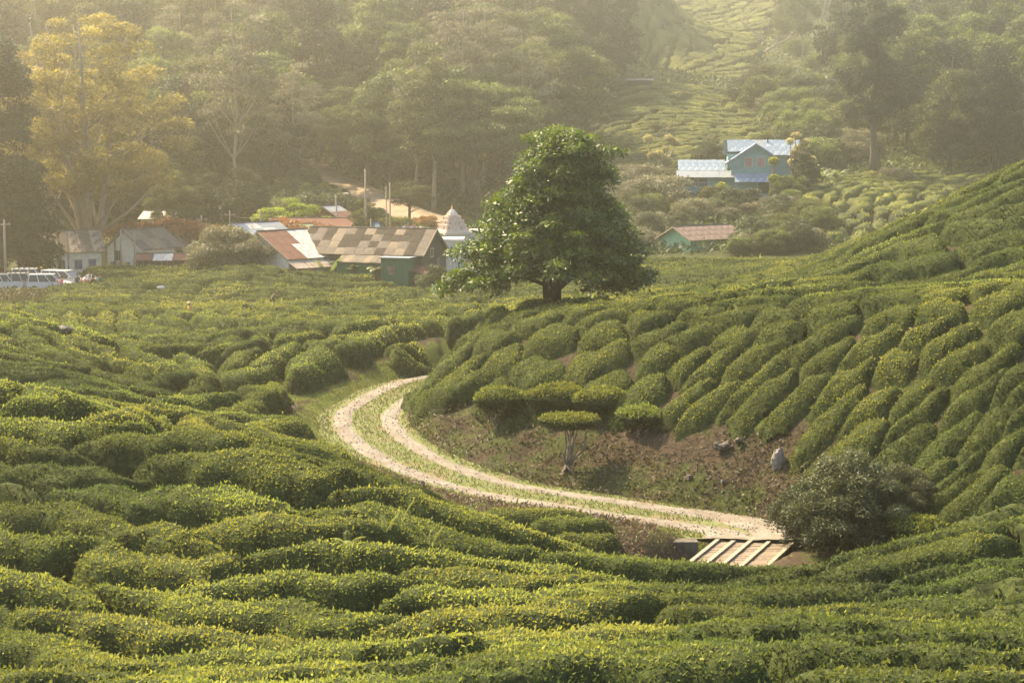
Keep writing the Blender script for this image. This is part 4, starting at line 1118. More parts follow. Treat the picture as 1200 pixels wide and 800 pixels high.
# the road through the forest behind the village
PR = [hit(px, py, 200, 500) for px, py in PALE_ROAD]
mb = MB(); c = [Vector(p) for p in PR]; V = []
PRr = smooth_line(np.array(PR), 6); T_ = np.gradient(PRr[:, :2], axis=0); T_ /= np.linalg.norm(T_, axis=1)[:, None]; N_ = np.stack([T_[:, 1], -T_[:, 0]], -1)
V = []
for o in (-2.6, 0, 2.6):
    xy = PRr[:, :2] + N_ * o; V.append(np.c_[xy, np.maximum(ground(xy[:, 0], xy[:, 1]), PRr[:, 2] - .3) + .25])
for o in (2.6, -2.6):
    xy = PRr[:, :2] + N_ * (o * 1.12); V.append(np.c_[xy, PRr[:, 2] - 2.5])
n = len(PRr); idx = np.arange(n * 5).reshape(5, n)
Q = np.concatenate([np.stack([idx[a][:-1], idx[a][1:], idx[b][1:], idx[b][:-1]], -1) for a, b in ((0, 1), (1, 2), (2, 3), (3, 4), (4, 0))])
M['pale_earth'] = plain('pale_earth', (0.30, 0.235, 0.18), .95, .6, .25, .3, co='pos')
tag(link('forest_road', np_mesh('forest_road', np.concatenate(V), Q, mats=[M['pale_earth']])), kind='structure')

# the trees and shrubs that stand on their own
plant_px('gold', 'golden_tree', 108, 300, 212, 305, 'huge golden sunlit tree with several pale stems behind the parked cars', rz=.4, wide=1.15)
e = plant_px('cone', 'dark_conifer', -2, 320, 196, 300, 'dense dark conifer filling the left edge above the parked cars', rz=.3)
plant_px('cone', 'dark_conifer', -45, 320, 205, 250, 'second dark conifer, partly cut by the left frame edge', rz=1.3)
plant_px('gold', 'golden_tree', 48, 300, 232, 235, 'smaller golden tree standing behind the huge golden one', rz=2.4)
plant_px('dark_b', 'village_tree', 285, 262, 236, 88, 'dark green rounded tree behind the village, left of the yellow-green tree', rz=.5)
plant_px('dark_b', 'village_tree', 248, 265, 240, 78, 'dark bushy tree behind the grey roofed house', rz=2.5)
plant_px('broad_b', 'village_tree', 205, 265, 238, 80, 'olive tree between the golden tree and the dark village trees', rz=1.5)
plant_px('lime', 'village_tree', 345, 262, 226, 64, 'small yellow-green tree with flat tiers behind the village roofs', rz=.2, wide=1.1)
plant_px('orange_bush', 'orange_bush', 350, 268, 216, 52, 'wide orange bush in front of the yellow-green tree', 'bush', wide=1.5)
plant_px('orange_bush', 'orange_bush', 228, 275, 214, 58, 'tall orange bush right behind the grey roofed house', 'bush', rz=1.0)
plant_px('orange_bush', 'orange_bush', 162, 275, 216, 54, 'orange bush behind the white gabled house', 'bush', rz=2.0)
plant_px('orange_bush', 'orange_bush', 187, 275, 218, 56, 'smaller orange bush next to the white gabled house chimney', 'bush', rz=3.0)
plant_px('orange_bush', 'orange_bush', 496, 262, 240, 26, 'dull orange bush just left of the temple tower', 'bush', rz=4.0)
plant_px('round_shrub', 'round_shrub', 268, 314, 182, 56, 'big rounded shrub at the field edge left of the brown and white roof', 'shrub', wide=1.08)
plant_px('shrub_a', 'garden_shrub', 296, 316, 192, 18, 'small dark shrub at the right foot of the big rounded shrub', 'shrub')
plant_px('tall_b', 'bare_tree', 345, 225, 262, 175, 'tall tree with bare pale twin trunks above the forest road', rz=.9)
plant_px('tall_b', 'bare_tree', 640, 205, 300, 150, 'tall pale-trunked tree in the forest above the temple', rz=2.2)
plant_px('umbrella', 'forest_edge_tree', 480, 258, 248, 55, 'small dark trunked umbrella tree beside the forest road', rz=.9)
plant_px('tall_a', 'thin_tree', 429, 275, 214, 85, 'thin tree with a high sparse crown right of the street lamp')
plant_px('round_hedge', 'round_hedge', 836, 196, 264, 42, 'smooth dark rounded bush behind the left wing of the blue house', 'bush', wide=.95)
for k, (px, py, d, h, key, lab) in enumerate([(765, 250, 232, 44, 'shrub_b', 'pale greyish shrub left of the blue house garden'), (745, 222, 246, 40, 'shrub_b', 'greyish bush at the foot of the terraced hill'), (796, 262, 216, 22, 'shrub_a', 'small green shrub by the stone steps'),
        (905, 150, 285, 34, 'shrub_c', 'rounded green bush behind the blue house roof'), (930, 135, 300, 40, 'dark_b', 'dark tree on the hill right behind the blue house'), (960, 190, 268, 46, 'shrub_c', 'green bush between the blue house and the lone tall tree'),
        (942, 232, 238, 52, 'dark_b', 'leafy green tree at the right corner of the blue house'), (925, 232, 236, 32, 'shrub_c', 'round bush beside the blue house wall'), (700, 262, 222, 40, 'shrub_b', 'greyish shrub just right of the big tree'),
        (1050, 232, 262, 22, 'shrub_b', 'dry shrub at the foot of the lone tall tree'), (722, 306, 200, 34, 'shrub_a', 'dark shrub left of the low green house'), (510, 336, 172, 26, 'shrub_a', 'shrub between the green annex and the big tree'), (905, 300, 196, 30, 'shrub_c', 'broad green shrub right of the low green house'), (865, 303, 195, 24, 'shrub_c', 'green shrub in front of the low green house')]):
    plant_px(key, 'garden_shrub', px, py, d, h, lab, 'tree' if key == 'dark_b' else 'shrub', rz=k * 1.1)
# big shrub in the gully by the bridge
_h = hit(1003, 655, 50); 
e = plant_px('leafy_shrub', 'leafy_shrub', 1000, 655, 60.5, 112, 'big loose dark green leafy shrub growing in the gully right of the bridge', 'shrub')
e = plant_px('leafy_shrub', 'leafy_shrub', 952, 640, 62.6, 74, 'smaller leafy shrub leaning over the right end of the dirt track', 'shrub', rz=2.0)
plant_px('leafy_shrub', 'leafy_shrub', 1052, 640, 61.0, 72, 'dark leafy shrub on the shaded side of the gully', 'shrub', rz=4.0)

# lone tall tree: crown in separate masses
def custom_tree(name, base, spec, H, tr, mat, bark, seed, size, label, limbs=30, cover=.9, lean=(0, 0), rz=0):
    rng = random.Random(seed); cl = []
    for (cx, cy_, cz, R, Rz, n, r) in spec:
        for k in range(n):
            for _ in range(40):
                v = [rng.uniform(-1, 1) for _ in range(3)]
                if sum(q * q for q in v) < 1: break
            cl.append((cx + v[0] * R, cy_ + v[1] * R, cz + v[2] * Rz, r * rng.uniform(.7, 1.2), .7))
    e = empty(name, base, rz, label, 'tree')
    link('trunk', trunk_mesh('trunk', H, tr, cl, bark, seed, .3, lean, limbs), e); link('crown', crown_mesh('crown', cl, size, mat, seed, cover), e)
    return e
_x, _y, _z = W(1022, 215, 268); m_ = 268 / FPX
custom_tree('lone_tall_tree', (_x, _y, gz(_x, _y)), [(0 * m_, 0, 178 * m_, 32 * m_, 22 * m_, 34, 1.25), (-14 * m_, 0, 150 * m_, 22 * m_, 10 * m_, 12, 1.0), (-22 * m_, 0, 110 * m_, 20 * m_, 16 * m_, 20, 1.1), (12 * m_, 0, 118 * m_, 22 * m_, 26 * m_, 28, 1.15),
             (32 * m_, 0, 96 * m_, 24 * m_, 20 * m_, 26, 1.1), (-14 * m_, 0, 78 * m_, 22 * m_, 10 * m_, 12, .95), (10 * m_, 0, 75 * m_, 18 * m_, 10 * m_, 10, .95), (6 * m_, 0, 145 * m_, 12 * m_, 14 * m_, 9, .9)],
            190 * m_, .62, 'f_dark', 'bark', 51, .34, 'lone tall tree with a bare lower trunk and clumped dark crown on the tea hill')
# dead leaning poles and bare trunks in the far valley
for k, (px, py, d, L, a) in enumerate([(955, 60, 500, 16, .2), (968, 64, 500, 15, .05), (880, 68, 470, 12, 1.1), (905, 55, 480, 11, -.9)]):
    h = hit(px, py, 300); x, y, z = h
    e = empty('dead_tree', (x, y, z), 0, ['pale bare trunk standing in the misty valley', 'second pale bare trunk close beside the first in the mist', 'fallen grey trunk leaning right in the misty clearing', 'fallen grey trunk leaning left in the misty clearing'][k], 'dead tree')
    MB().tube([(0, 0, -.5), (math.sin(a) * L * .5, 0, math.cos(a) * L * .5), (math.sin(a) * L, 0, math.cos(a) * L)], [.35, .25, .1], 6).build('trunk', M['pale_bark'], e)
    for j in (0.45, .6, .8):
        MB().tube([(math.sin(a) * L * j, 0, math.cos(a) * L * j), (math.sin(a) * L * j + (1.4 if j != .6 else -1.4), .3, math.cos(a) * L * j + 1.8)], [.14, .04], 5).build('branch', M['pale_bark'], e)

# ------------------------------------------------------------------ the big tree on the knoll
def hero():
    d = 93.0; x0, y0, _ = W(646, 364, d); z0 = gz(x0, y0); m = d / FPX
    rng = random.Random(77)
    tiers = [(334, 503, 606, 7), (332, 668, 772, 7), (322, 512, 774, 15), (300, 526, 770, 17), (283, 541, 764, 15), (262, 557, 754, 15), (246, 561, 745, 12), (226, 577, 724, 13), (205, 590, 716, 11), (190, 600, 722, 10), (170, 612, 712, 9), (156, 622, 690, 6)]
    cl = []
    for ti, (py, a, b, nb) in enumerate(tiers):
        R = (b - a) / 2 * m * (1.06 if py < 300 else 1.0); cx_ = ((a + b) / 2 - 646) * m; z = (364 - py) * m * (.92 if py < 300 else 1.0) - (.0 if py < 300 else .12); ph = rng.random() * 6.28
        for k in range(nb):
            t = 2 * math.pi * (k + rng.uniform(-.25, .25)) / nb + ph
            q = rng.uniform(.80, 1.0) if k % 3 else rng.uniform(.62, .82)
            bx_, by_ = math.cos(t) * R * q, math.sin(t) * R * q * .95
            dz = rng.uniform(-.25, .3)
            r = rng.uniform(.50, .74)
            # a spray: the tip hangs lowest, the clumps behind it climb back towards the stem
            for s_, (f, up, rr_) in enumerate(((1 - r * .6 / max(R, 1), 0, 1.0), (.74, .32, 1.1), (.5, .55, 1.05))):
                if R < 2.2 and s_ == 2: continue
                cl.append((cx_ + bx_ * f + rng.uniform(-.15, .15), by_ * f + rng.uniform(-.15, .15), z + dz + up * min(1.0, R / 3.5) + rng.uniform(-.1, .1), r * rr_, .50))
        if ti > 2:
            for k in range(int(R * 2.2)): 
                t = rng.random() * 6.28; q = math.sqrt(rng.random()) * .45; cl.append((cx_ + math.cos(t) * R * q, math.sin(t) * R * q, z + .5, .75, .6))
    cl = [c for c in cl if not (c[2] < 1.5 and -2.0 < c[0] < 1.9 and c[1] < 2.5)]
    cl += [((672 - 646) * m, 0, (364 - 158) * m, .42, .7), ((690 - 646) * m, .2, (364 - 163) * m, .4, .6), ((724 - 646) * m, 0, (364 - 180) * m, .38, .6), ((710 - 646) * m, -.3, (364 - 178) * m, .5, .6)]
    e = empty('spreading_tree', (x0, y0, z0), 0, 'large broad dark green tree with tiered drooping foliage on the knoll', 'tree')
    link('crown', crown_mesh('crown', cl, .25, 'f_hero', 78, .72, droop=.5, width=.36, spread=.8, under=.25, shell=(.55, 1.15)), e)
    mb = MB()
    mb.tube([(-.05, 0, -.4), (-.12, 0, .35), (-.2, 0, 1.4), (-.1, 0, 3.6), (.1, 0, 6.5)], [.36, .29, .26, .22, .07], 9)
    mb.tube([(.28, .1, -.4), (.25, .1, .4), (.3, .05, 1.5), (.7, .2, 3.4), (1.4, 0, 5.4)], [.30, .24, .21, .18, .06], 9)
    mb.build('trunk', M['dark_bark'], e, smooth=True)
    for k in range(16):
        t = 2 * math.pi * k / 16 + rng.random() * .3; R = rng.uniform(2.4, 4.6); zz = rng.uniform(.75, 1.5) + R * .28
        s0 = (-.15 if math.cos(t) < 0 else .3, 0, rng.uniform(1.0, 2.0))
        MB().tube([s0, (math.cos(t) * R * .4, math.sin(t) * R * .4, max(s0[2] + .12, zz * .75 + .3)), (math.cos(t) * R * .75, math.sin(t) * R * .75, zz), (math.cos(t) * R, math.sin(t) * R, zz + .1)], [.12, .10, .07, .03], 6).build('branch', M['dark_bark'], e, smooth=True)
    return e
hero()

# ------------------------------------------------------------------ ferns, palms, bananas
def fronds(name, base, n, L, width, mat, seed, label, cat, arch=.8, up=1.1, stem_h=0.0, stem_r=.1, part='frond', leaflet=False, group=None):
    rn = random.Random(seed); e = empty(name, base, 0, label, cat, group)
    if stem_h: MB().tube([(0, 0, -.2), (.05, 0, stem_h * .5), (0, 0, stem_h)], [stem_r * 1.2, stem_r, stem_r * .8], 7).build('stem', M['bark'], e, smooth=True)
    for k in range(n):
        a = 2 * math.pi * k / n + rn.uniform(-.4, .4); u = up * rn.uniform(.75, 1.25); l = L * rn.uniform(.75, 1.15)
        V = []; F = []; K = 6; D = Vector((math.cos(a), math.sin(a), 0)); S = Vector((-math.sin(a), math.cos(a), 0))
        P = []
        for i in range(K + 1):
            t = i / K; P.append(D * l * t * .8 + Vector((0, 0, stem_h + l * (u * t - arch * t * t))))
        if leaflet:
            for i in range(K * 3):
                t = (i + .6) / (K * 3); j = min(int(t * K), K - 1); c = P[j].lerp(P[j + 1], t * K - j)
                w_ = width * math.sin(math.pi * (t * .85 + .12)); 
                for sg in (-1, 1):
                    o = len(V); tip = c + S * sg * w_ + D * w_ * .5 + Vector((0, 0, -w_ * .25))
                    V += [c, c + D * l * .03 + S * sg * w_ * .4, tip, c - D * l * .01 + S * sg * w_ * .4]; F.append((o, o + 1, o + 2, o + 3))
            o = len(V); V += [P[0], P[K // 2], P[K], P[K // 2] + Vector((0, 0, .02))]; F.append((o, o + 1, o + 2, o + 3))
        else:
            for i in range(K + 1):
                t = i / K; w_ = width * (math.sin(math.pi * min(1, t * .9 + .08)) ** .6) * .5
                V += [P[i] + S * w_ - Vector((0, 0, w_ * .35)), P[i], P[i] - S * w_ - Vector((0, 0, w_ * .35))]
            for i in range(K): F += [(3 * i, 3 * i + 3, 3 * i + 4, 3 * i + 1), (3 * i + 1, 3 * i + 4, 3 * i + 5, 3 * i + 2)]
        me = np_mesh(part, np.array([tuple(v) for v in V]), np.array(F), mats=[M[mat]], tone=np.full(len(F), rn.uniform(.45, .9)), smooth=np.zeros(len(F)))
        link(part, me, e)
    return e
def gp(px, d):
    a, _ = ray(px, 300); return (a * d, d, gz(a * d, d))
for k, (px, d, L, lab) in enumerate([(398, 184, 1.6, 'banana clump in front of the grey corrugated wall'), (372, 183, 1.5, 'banana clump left of the grey corrugated wall corner'), (384, 182, 1.8, 'tallest banana clump, middle of the row by the shed')]):
    fronds('banana_plant', gp(px, d), 9, L * 1.5, .55, 'f_palm', k, lab, 'banana plant', up=1.3, stem_h=.3, part='leaf')
for k, (px, d, L) in enumerate([(962, 246, 2.6), (945, 244, 2.3), (978, 250, 2.4), (930, 272, 3.0), (915, 275, 2.7), (952, 252, 2.8), (440, 180, 1.3), (415, 181, 1.2), (1010, 282, 2.4), (1130, 283, 2.4)]):
    fronds('banana_plant', gp(px, d), 11, L, .65, 'f_palm', k + 10, ['banana plant right of the blue house, second from its corner', 'banana plant touching the blue house corner', 'banana plant nearest the lone tall tree', 'banana plant on the hill behind the blue house', 'banana plant left on the hill behind the blue house', 'tallest banana plant beside the blue house',
           'low banana plant in front of the green annex', 'low banana plant between the shed and the green annex', 'banana plant at the edge of the right forest', 'banana plant below the dark right forest'][k], 'banana plant', up=1.2, arch=.9, stem_h=1.2, stem_r=.14, part='leaf')
fronds('fan_palm', gp(682, 97), 11, 1.5, .28, 'f_palm', 31, 'small palm with long stiff leaves just right of the big tree trunk', 'palm', up=1.5, arch=.6, part='leaf')
fronds('tree_fern', gp(480, 250), 12, 2.6, .5, 'f_olive', 32, 'tree fern beside the pale forest road', 'tree fern', up=.7, arch=.9, stem_h=4.2, stem_r=.18, leaflet=True)
_h = hit(408, 665, 30, lift=.6)
fronds('fern', (_h[0], _h[1], _h[2] + .55), 4, .5, .13, 'f_lime', 33, 'bright yellow-green fern fronds sticking out of the near tea', 'fern', up=.8, arch=.5, leaflet=True)
for k, (px, py) in enumerate([(452, 652), (505, 668), (470, 640), (300, 642)]):
    _h = hit(px, py, 30, lift=.6)
    fronds('fern', (_h[0], _h[1], _h[2] + .6), 4, .4, .12, 'f_lime', 34 + k, ['small yellow fern tuft right of the bright fern fronds', 'pale thin fern tuft among dark tea right of centre-left', 'tiny fern tuft above the other small tufts', 'small yellow fern tip at the end of a tea mound'][k], 'fern', up=1.4, arch=.3, leaflet=True)
plant_px('orange_bush', 'dry_bush', 706, 362, 99, 16, 'low orange-brown dry bush right of the fan palm', 'bush', wide=1.6)
# topiary and pompom trees round the blue house
def pompom(px, py, d, balls, label, mat='f_cream', seed=0):
    m = d / FPX; x, y, z = W(px, py, d); z = gz(x, y); e = empty('pompom_tree', (x, y, z), 0, label, 'topiary tree'); rn = random.Random(seed)
    for (bx, by, r) in balls:
        c = ((bx - px) * m, rn.uniform(-.5, .5), (py - by) * m)
        cl = [(c[0] + rn.uniform(-.3, .3) * r * m, c[1] + rn.uniform(-.3, .3) * r * m, c[2] + rn.uniform(-.2, .2) * r * m, r * m * .75, .8) for _ in range(4)]
        link('pompom', crown_mesh('pompom', cl, .2, mat, seed + int(bx), 1.0), e)
        MB().tube([(0, 0, -.3), (c[0] * .4, 0, c[2] * .45), (c[0] * .85, c[1], c[2] * .8), c], [.16, .12, .09, .05], 6).build('branch', M['pale_bark'], e, smooth=True)
    return e
pompom(774, 205, 258, [(758, 152, 6), (784, 152, 6), (790, 157, 6), (764, 172, 7), (772, 170, 6), (781, 176, 7), (784, 182, 6), (778, 164, 4)], 'pale yellow pompom tree left above the blue house', seed=1)
pompom(930, 222, 239, [(932, 151, 6), (925, 158, 5), (941, 159, 6), (935, 166, 7), (930, 172, 6), (938, 176, 8), (948, 180, 8), (928, 182, 5), (940, 190, 8)], 'tall pale yellow pompom tree at the right end of the blue house', seed=2)
pompom(908, 222, 236, [(904, 175, 7), (906, 196, 8)], 'slim tree with two round clipped heads in front of the blue house', 'f_lime', 3)
pompom(917, 222, 236, [(918, 203, 8), (926, 210, 6)], 'darker clipped tree right of the two-headed topiary', 'f_shrub', 4)
pompom(846, 222, 236, [(845, 204, 7)], 'single round-headed clipped tree before the left wing', 'f_lime', 5)
for k, (px, py) in enumerate([(795, 244), (787, 250), (800, 250), (782, 252), (808, 244)]):
    plant_px('topiary', 'clipped_bush', px, py, 228, 14, ['dark clipped bush on the garden path, topmost', 'dark clipped bush above the stone steps', 'clipped bush right of the garden path', 'lowest clipped bush beside the steps', 'clipped bush nearest the blue house wall'][k], 'bush')
# ------------------------------------------------------------------ buildings
def tin(name, c, amount=.2, rust=None, freq=14.0):
    """corrugated sheet: fine ridges as bump, dirt and rust by noise"""
    m = NT(name); n1 = m.noise(1.6, 5, .65); col = m.ramp(n1, [(.3, tuple(v * (1 - amount) for v in c) + (1,)), (.7, tuple(min(1, v * (1 + amount)) for v in c) + (1,))])
    if rust: col = m.mix(m.ramp(m.noise(2.4, 5, .7, stretch=(1.5, .4, 1)), [(.48, (0, 0, 0)), (.62, (1, 1, 1))]), col, rust + (1,))
    m.col(col); m.b.inputs['Roughness'].default_value = .85; m.b.inputs['Specular IOR Level'].default_value = .12
    wv = m.n('ShaderNodeTexWave'); wv.inputs['Scale'].default_value = freq / 6.0; tc = m.n('ShaderNodeTexCoord'); m.L.new(tc.outputs['Object'], wv.inputs['Vector'])
    m.bump(wv.outputs['Fac'], .5, .03); return m.m
M['tin_grey'] = tin('tin_grey', (.125, .105, .088), .25); M['tin_dark'] = tin('tin_dark', (.036, .029, .025), .35)
M['tin_tan'] = tin('tin_tan', (.185, .150, .112), .2); M['tin_white'] = tin('tin_white', (.52, .49, .45), .08, (.38, .33, .28))
M['tin_rust'] = tin('tin_rust', (.15, .075, .055), .2); M['tin_red'] = tin('tin_red', (.15, .072, .055), .2)
M['tin_mix'] = tin('tin_mix', (.33, .29, .24), .2, (.20, .11, .08)); M['tin_blue'] = tin('tin_blue', (.17, .23, .31), .10, (.33, .38, .42))
M['tin_pale'] = tin('tin_pale', (.24, .265, .29), .1); M['tin_brown'] = tin('tin_brown', (.14, .095, .08), .3, (.24, .19, .165)); M['tin_green'] = tin('tin_green', (.20, .25, .15), .15)
M['w_white'] = plain('w_white', (.66, .60, .50), .85, 3, .15); M['w_cream'] = plain('w_cream', (.78, .70, .55), .85, 3, .15); M['w_green'] = plain('w_green', (.035, .115, .06), .75, 3, .25, stretch=(4, 4, .5))
M['w_red'] = plain('w_red', (.26, .075, .055), .8, 3, .2); M['w_dark'] = plain('w_dark', (.06, .05, .043), .9, 4, .35, .3, stretch=(5, 5, .4)); M['w_grey'] = plain('w_grey', (.15, .135, .12), .9, 4, .3, .3, stretch=(5, 5, .3))
M['w_blue'] = plain('w_blue', (.19, .32, .32), .75, 3, .1); M['w_mint'] = plain('w_mint', (.20, .38, .23), .8, 3, .12); M['w_conc'] = plain('w_conc', (.5, .45, .38), .9, 3, .15)
M['glass_dark'] = plain('glass_dark', (.03, .035, .035), .2, 3, .2, spec=.5); M['pink'] = plain('pink', (.34, .20, .18), .8, 4, .2); M['yellow'] = plain('yellow', (.50, .33, .06), .8, 4, .1); M['blue'] = plain('blue', (.05, .12, .28), .7, 4, .1)
M['temple'] = plain('temple', (.56, .47, .40), .85, 5, .25, .4); M['gold_metal'] = plain('gold_metal', (.60, .40, .10), .4, 5, .1, metal=.6); M['temple_blue'] = plain('temple_blue', (.36, .46, .46), .8, 5, .1)
M['pole'] = plain('pole', (.26, .22, .18), .85, 4, .2); M['wire'] = plain('wire', (.05, .05, .05), .6, 4, .1); M['frame_cream'] = plain('frame_cream', (.38, .42, .30), .7, 4, .1); M['light_wood'] = plain('light_wood', (.30, .24, .17), .8, 6, .3)

def V3(*a): return Vector(a)
def sheet_roof(e, A, B, C, D, cols, rows, pick, t=.035, over=.04, name='roof_sheet'):
    """A eave left, B eave right, C ridge right, D ridge left (local to e): each sheet is a part"""
    A, B, C, D = map(Vector, (A, B, C, D)); u = (B - A) / cols; v = (D - A) / rows
    w_ = (C - B) / rows
    cache = {}
    n = (B - A).cross(D - A).normalized()
    rect = (u.length > 0 and ((C - D) - (B - A)).length < .01)
    for i in range(cols):
        for j in range(rows):
            mat = pick(i, j)
            if rect:
                if mat not in cache:
                    uu = u.normalized() * over * .5; vv = v.normalized() * over
                    cache[mat] = MB().slab([-uu - vv, u + uu - vv, u + v + uu, v - uu], t).mesh(name, M[mat])
                o = link(name, cache[mat], e); o.location = A + u * i + v * j + n * (.012 * ((i + j) % 2) + .010 * (rows - j) * 0 + .006 * ((i * 7 + j * 3) % 3))
            else:
                def pt(a, b):
                    l = A + (D - A) * b; r = B + (C - B) * b; return l + (r - l) * a
                MB().slab([pt(i / cols, j / rows), pt((i + 1) / cols, j / rows), pt((i + 1) / cols, (j + 1) / rows), pt(i / cols, (j + 1) / rows)], t).build(name, M[mat], e)
def gable_house(name, px, d, theta, L, D, eave, rise, wall, pick, label, cols=6, rows=3, over=.35, zoff=0.0, openings=(), back=True, ridge_off=0.0, cat='house', wallname='wall', sink=1.0):
    """local x runs along the ridge, the front (-y) faces the camera before turning by theta"""
    a, _ = ray(px, 300); x = a * d; z = gz(x, d) + zoff
    e = empty(name, (x, d, z), theta, label, cat)
    hx, hy = L / 2, D / 2; ry = ridge_off; t = .12
    MB().box(-hx, hx, -hy, -hy + t, -sink, eave).build(wallname, M[wall], e); MB().box(-hx, hx, hy - t, hy, -sink, eave).build(wallname, M[wall], e)
    for sx in (-1, 1):
        x0, x1 = (sx * hx - (t if sx > 0 else 0) + .003 * sx, sx * hx + (0 if sx > 0 else t) + .003 * sx)
        P = [(-hy + t + .002, -sink), (hy - t - .002, -sink), (hy - t - .002, eave), (ry, eave + rise - .03), (-hy + t + .002, eave)]
        MB().add([(x0, p, q) for p, q in P] + [(x1, p, q) for p, q in P], [(0, 1, 2, 3, 4), (9, 8, 7, 6, 5)] + [(i, 5 + i, 5 + (i + 1) % 5, (i + 1) % 5) for i in range(5)]).build('gable_wall', M[wall], e)
    s1 = rise / (hy + ry); s2 = rise / (hy - ry); ov = over
    sheet_roof(e, (-hx - ov, -hy - ov, eave - s1 * ov + .03), (hx + ov, -hy - ov, eave - s1 * ov + .03), (hx + ov, ry, eave + rise + .03), (-hx - ov, ry, eave + rise + .03), cols, rows, pick)
    if back: sheet_roof(e, (hx + ov, hy + ov, eave - s2 * ov + .03), (-hx - ov, hy + ov, eave - s2 * ov + .03), (-hx - ov, ry, eave + rise + .03), (hx + ov, ry, eave + rise + .03), cols, rows, pick)
    for sx in (-1, 1):
        X = sx * (hx + ov + .03)
        MB().add([(X + q, p[0], p[1] + w) for q in (-.025, .025) for p in ((-hy - ov, eave - s1 * ov), (ry, eave + rise)) for w in (-.14, .045)], [(0, 1, 3, 2), (4, 6, 7, 5), (0, 2, 6, 4), (1, 5, 7, 3), (0, 4, 5, 1), (2, 3, 7, 6)]).build('barge_board', M['light_wood'], e)
        MB().add([(X + q, p[0], p[1] + w) for q in (-.025, .025) for p in ((hy + ov, eave - s2 * ov), (ry + .002, eave + rise)) for w in (-.14, .045)], [(0, 1, 3, 2), (4, 6, 7, 5), (0, 2, 6, 4), (1, 5, 7, 3), (0, 4, 5, 1), (2, 3, 7, 6)]).build('barge_board', M['light_wood'], e)
    MB().tube([(-hx - ov, ry, eave + rise + .05), (hx + ov, ry, eave + rise + .05)], [.09, .09], 6).build('ridge_cap', M['tin_grey'], e)
    for o in openings: opening(e, hx, hy, *o)
    return e
def opening(e, hx, hy, side, u, z, w, h, kind='window', frame='frame_cream', pane='glass_dark'):
    def T(a, b, c):           # a along the wall, b outwards, c up
        return {'front': (a, -hy - b, c), 'right': (hx + b, a, c), 'left': (-hx - b, -a, c)}[side]
    def bx(mb, a0, a1, b0, b1, c0, c1):
        mb.add([T(a, b, c) for a in (a0, a1) for b in (b0, b1) for c in (c0, c1)], [(0, 1, 3, 2), (4, 6, 7, 5), (0, 4, 5, 1), (2, 3, 7, 6), (0, 2, 6, 4), (1, 5, 7, 3)]); return mb
    f = MB(); s = .07
    bx(f, u - w / 2 - s, u - w / 2, -.02, .05, z - s, z + h + s); bx(f, u + w / 2, u + w / 2 + s, -.02, .05, z - s, z + h + s); bx(f, u - w / 2, u + w / 2, -.02, .05, z + h, z + h + s); bx(f, u - w / 2, u + w / 2, -.02, .05, z - s, z)
    if kind == 'window': bx(f, u - .02, u + .02, -.02, .045, z, z + h)
    fo = f.build(kind, M[frame], e)
    bx(MB(), u - w / 2 + .002, u + w / 2 - .002, .004, .02, z + .002, z + h - .002).build('pane' if kind == 'window' else 'door_leaf', M[pane], fo)

# patched tin hall with the green annex
_pat = {(c, r) for c, r in [(1, 3), (1, 2), (3, 3), (3, 2), (3, 1), (4, 0), (3, 0), (2, 0), (6, 3), (7, 2), (9, 3), (6, 0), (7, 0), (5, 0), (8, 1), (10, 1), (9, 0), (10, 0), (0, 2), (2, 1), (1, 0), (4, 3), (6, 1)]}
_tan = {(3, 3), (3, 2), (3, 1), (4, 0), (9, 3), (9, 1), (10, 0), (6, 3)}
e = gable_house('tin_roofed_hall', 437, 186, math.radians(-17), 12.6, 7.2, 2.75, 2.15, 'w_dark', lambda i, j: 'tin_tan' if (i, j) in _tan else ('tin_grey' if (i, j) in _pat or i == 12 else 'tin_dark'),
                'long low hall with a patchwork grey tin roof and bright green annex', 13, 4, .3, 0.35, [('right', -.6, 2.3, .75, .75), ('right', 1.2, .3, .9, 1.7, 'door', 'w_grey', 'w_grey')])
sheet_roof(e, (-1.6, -5.55, 1.95), (3.05, -5.55, 1.95), (3.05, -3.7, 2.62), (-1.6, -3.7, 2.62), 7, 1, lambda i, j: 'tin_grey' if i % 3 != 1 else 'tin_tan')
MB().box(-1.5, 3.0, -5.25, -5.13, .55, 1.93).build('annex_wall', M['w_green'], e); MB().box(-1.5, 3.0, -5.28, -5.1, -1.2, .55).build('skirting_wall', M['w_red'], e)
MB().box(-1.62, -1.5, -5.25, -3.6, -1.2, 1.95).build('annex_wall', M['w_green'], e)
MB().box(3.0, 5.7, -5.7, -3.62, -1.2, 2.42).build('annex_box', M['w_green'], e); MB().box(2.85, 5.9, -5.95, -3.55, 2.425, 2.5).build('annex_roof', M['tin_pale'], e)
MB().box(3.7, 4.35, -5.76, -5.7, .9, 1.7).build('shutter', M['tin_brown'], e)
MB().box(3.05, 3.12, -5.74, -5.7, -.9, 2.3).build('corner_board', M['w_grey'], e)
MB().slab([(5.8, -5.2, 1.25), (7.4, -5.2, .95), (7.4, -3.6, 1.45), (5.8, -3.6, 1.75)], .05).build('lean_to_roof', M['tin_red'], e); MB().box(6.0, 7.2, -4.9, -3.7, -1, 1.0).build('lean_to_wall', M['w_dark'], e)

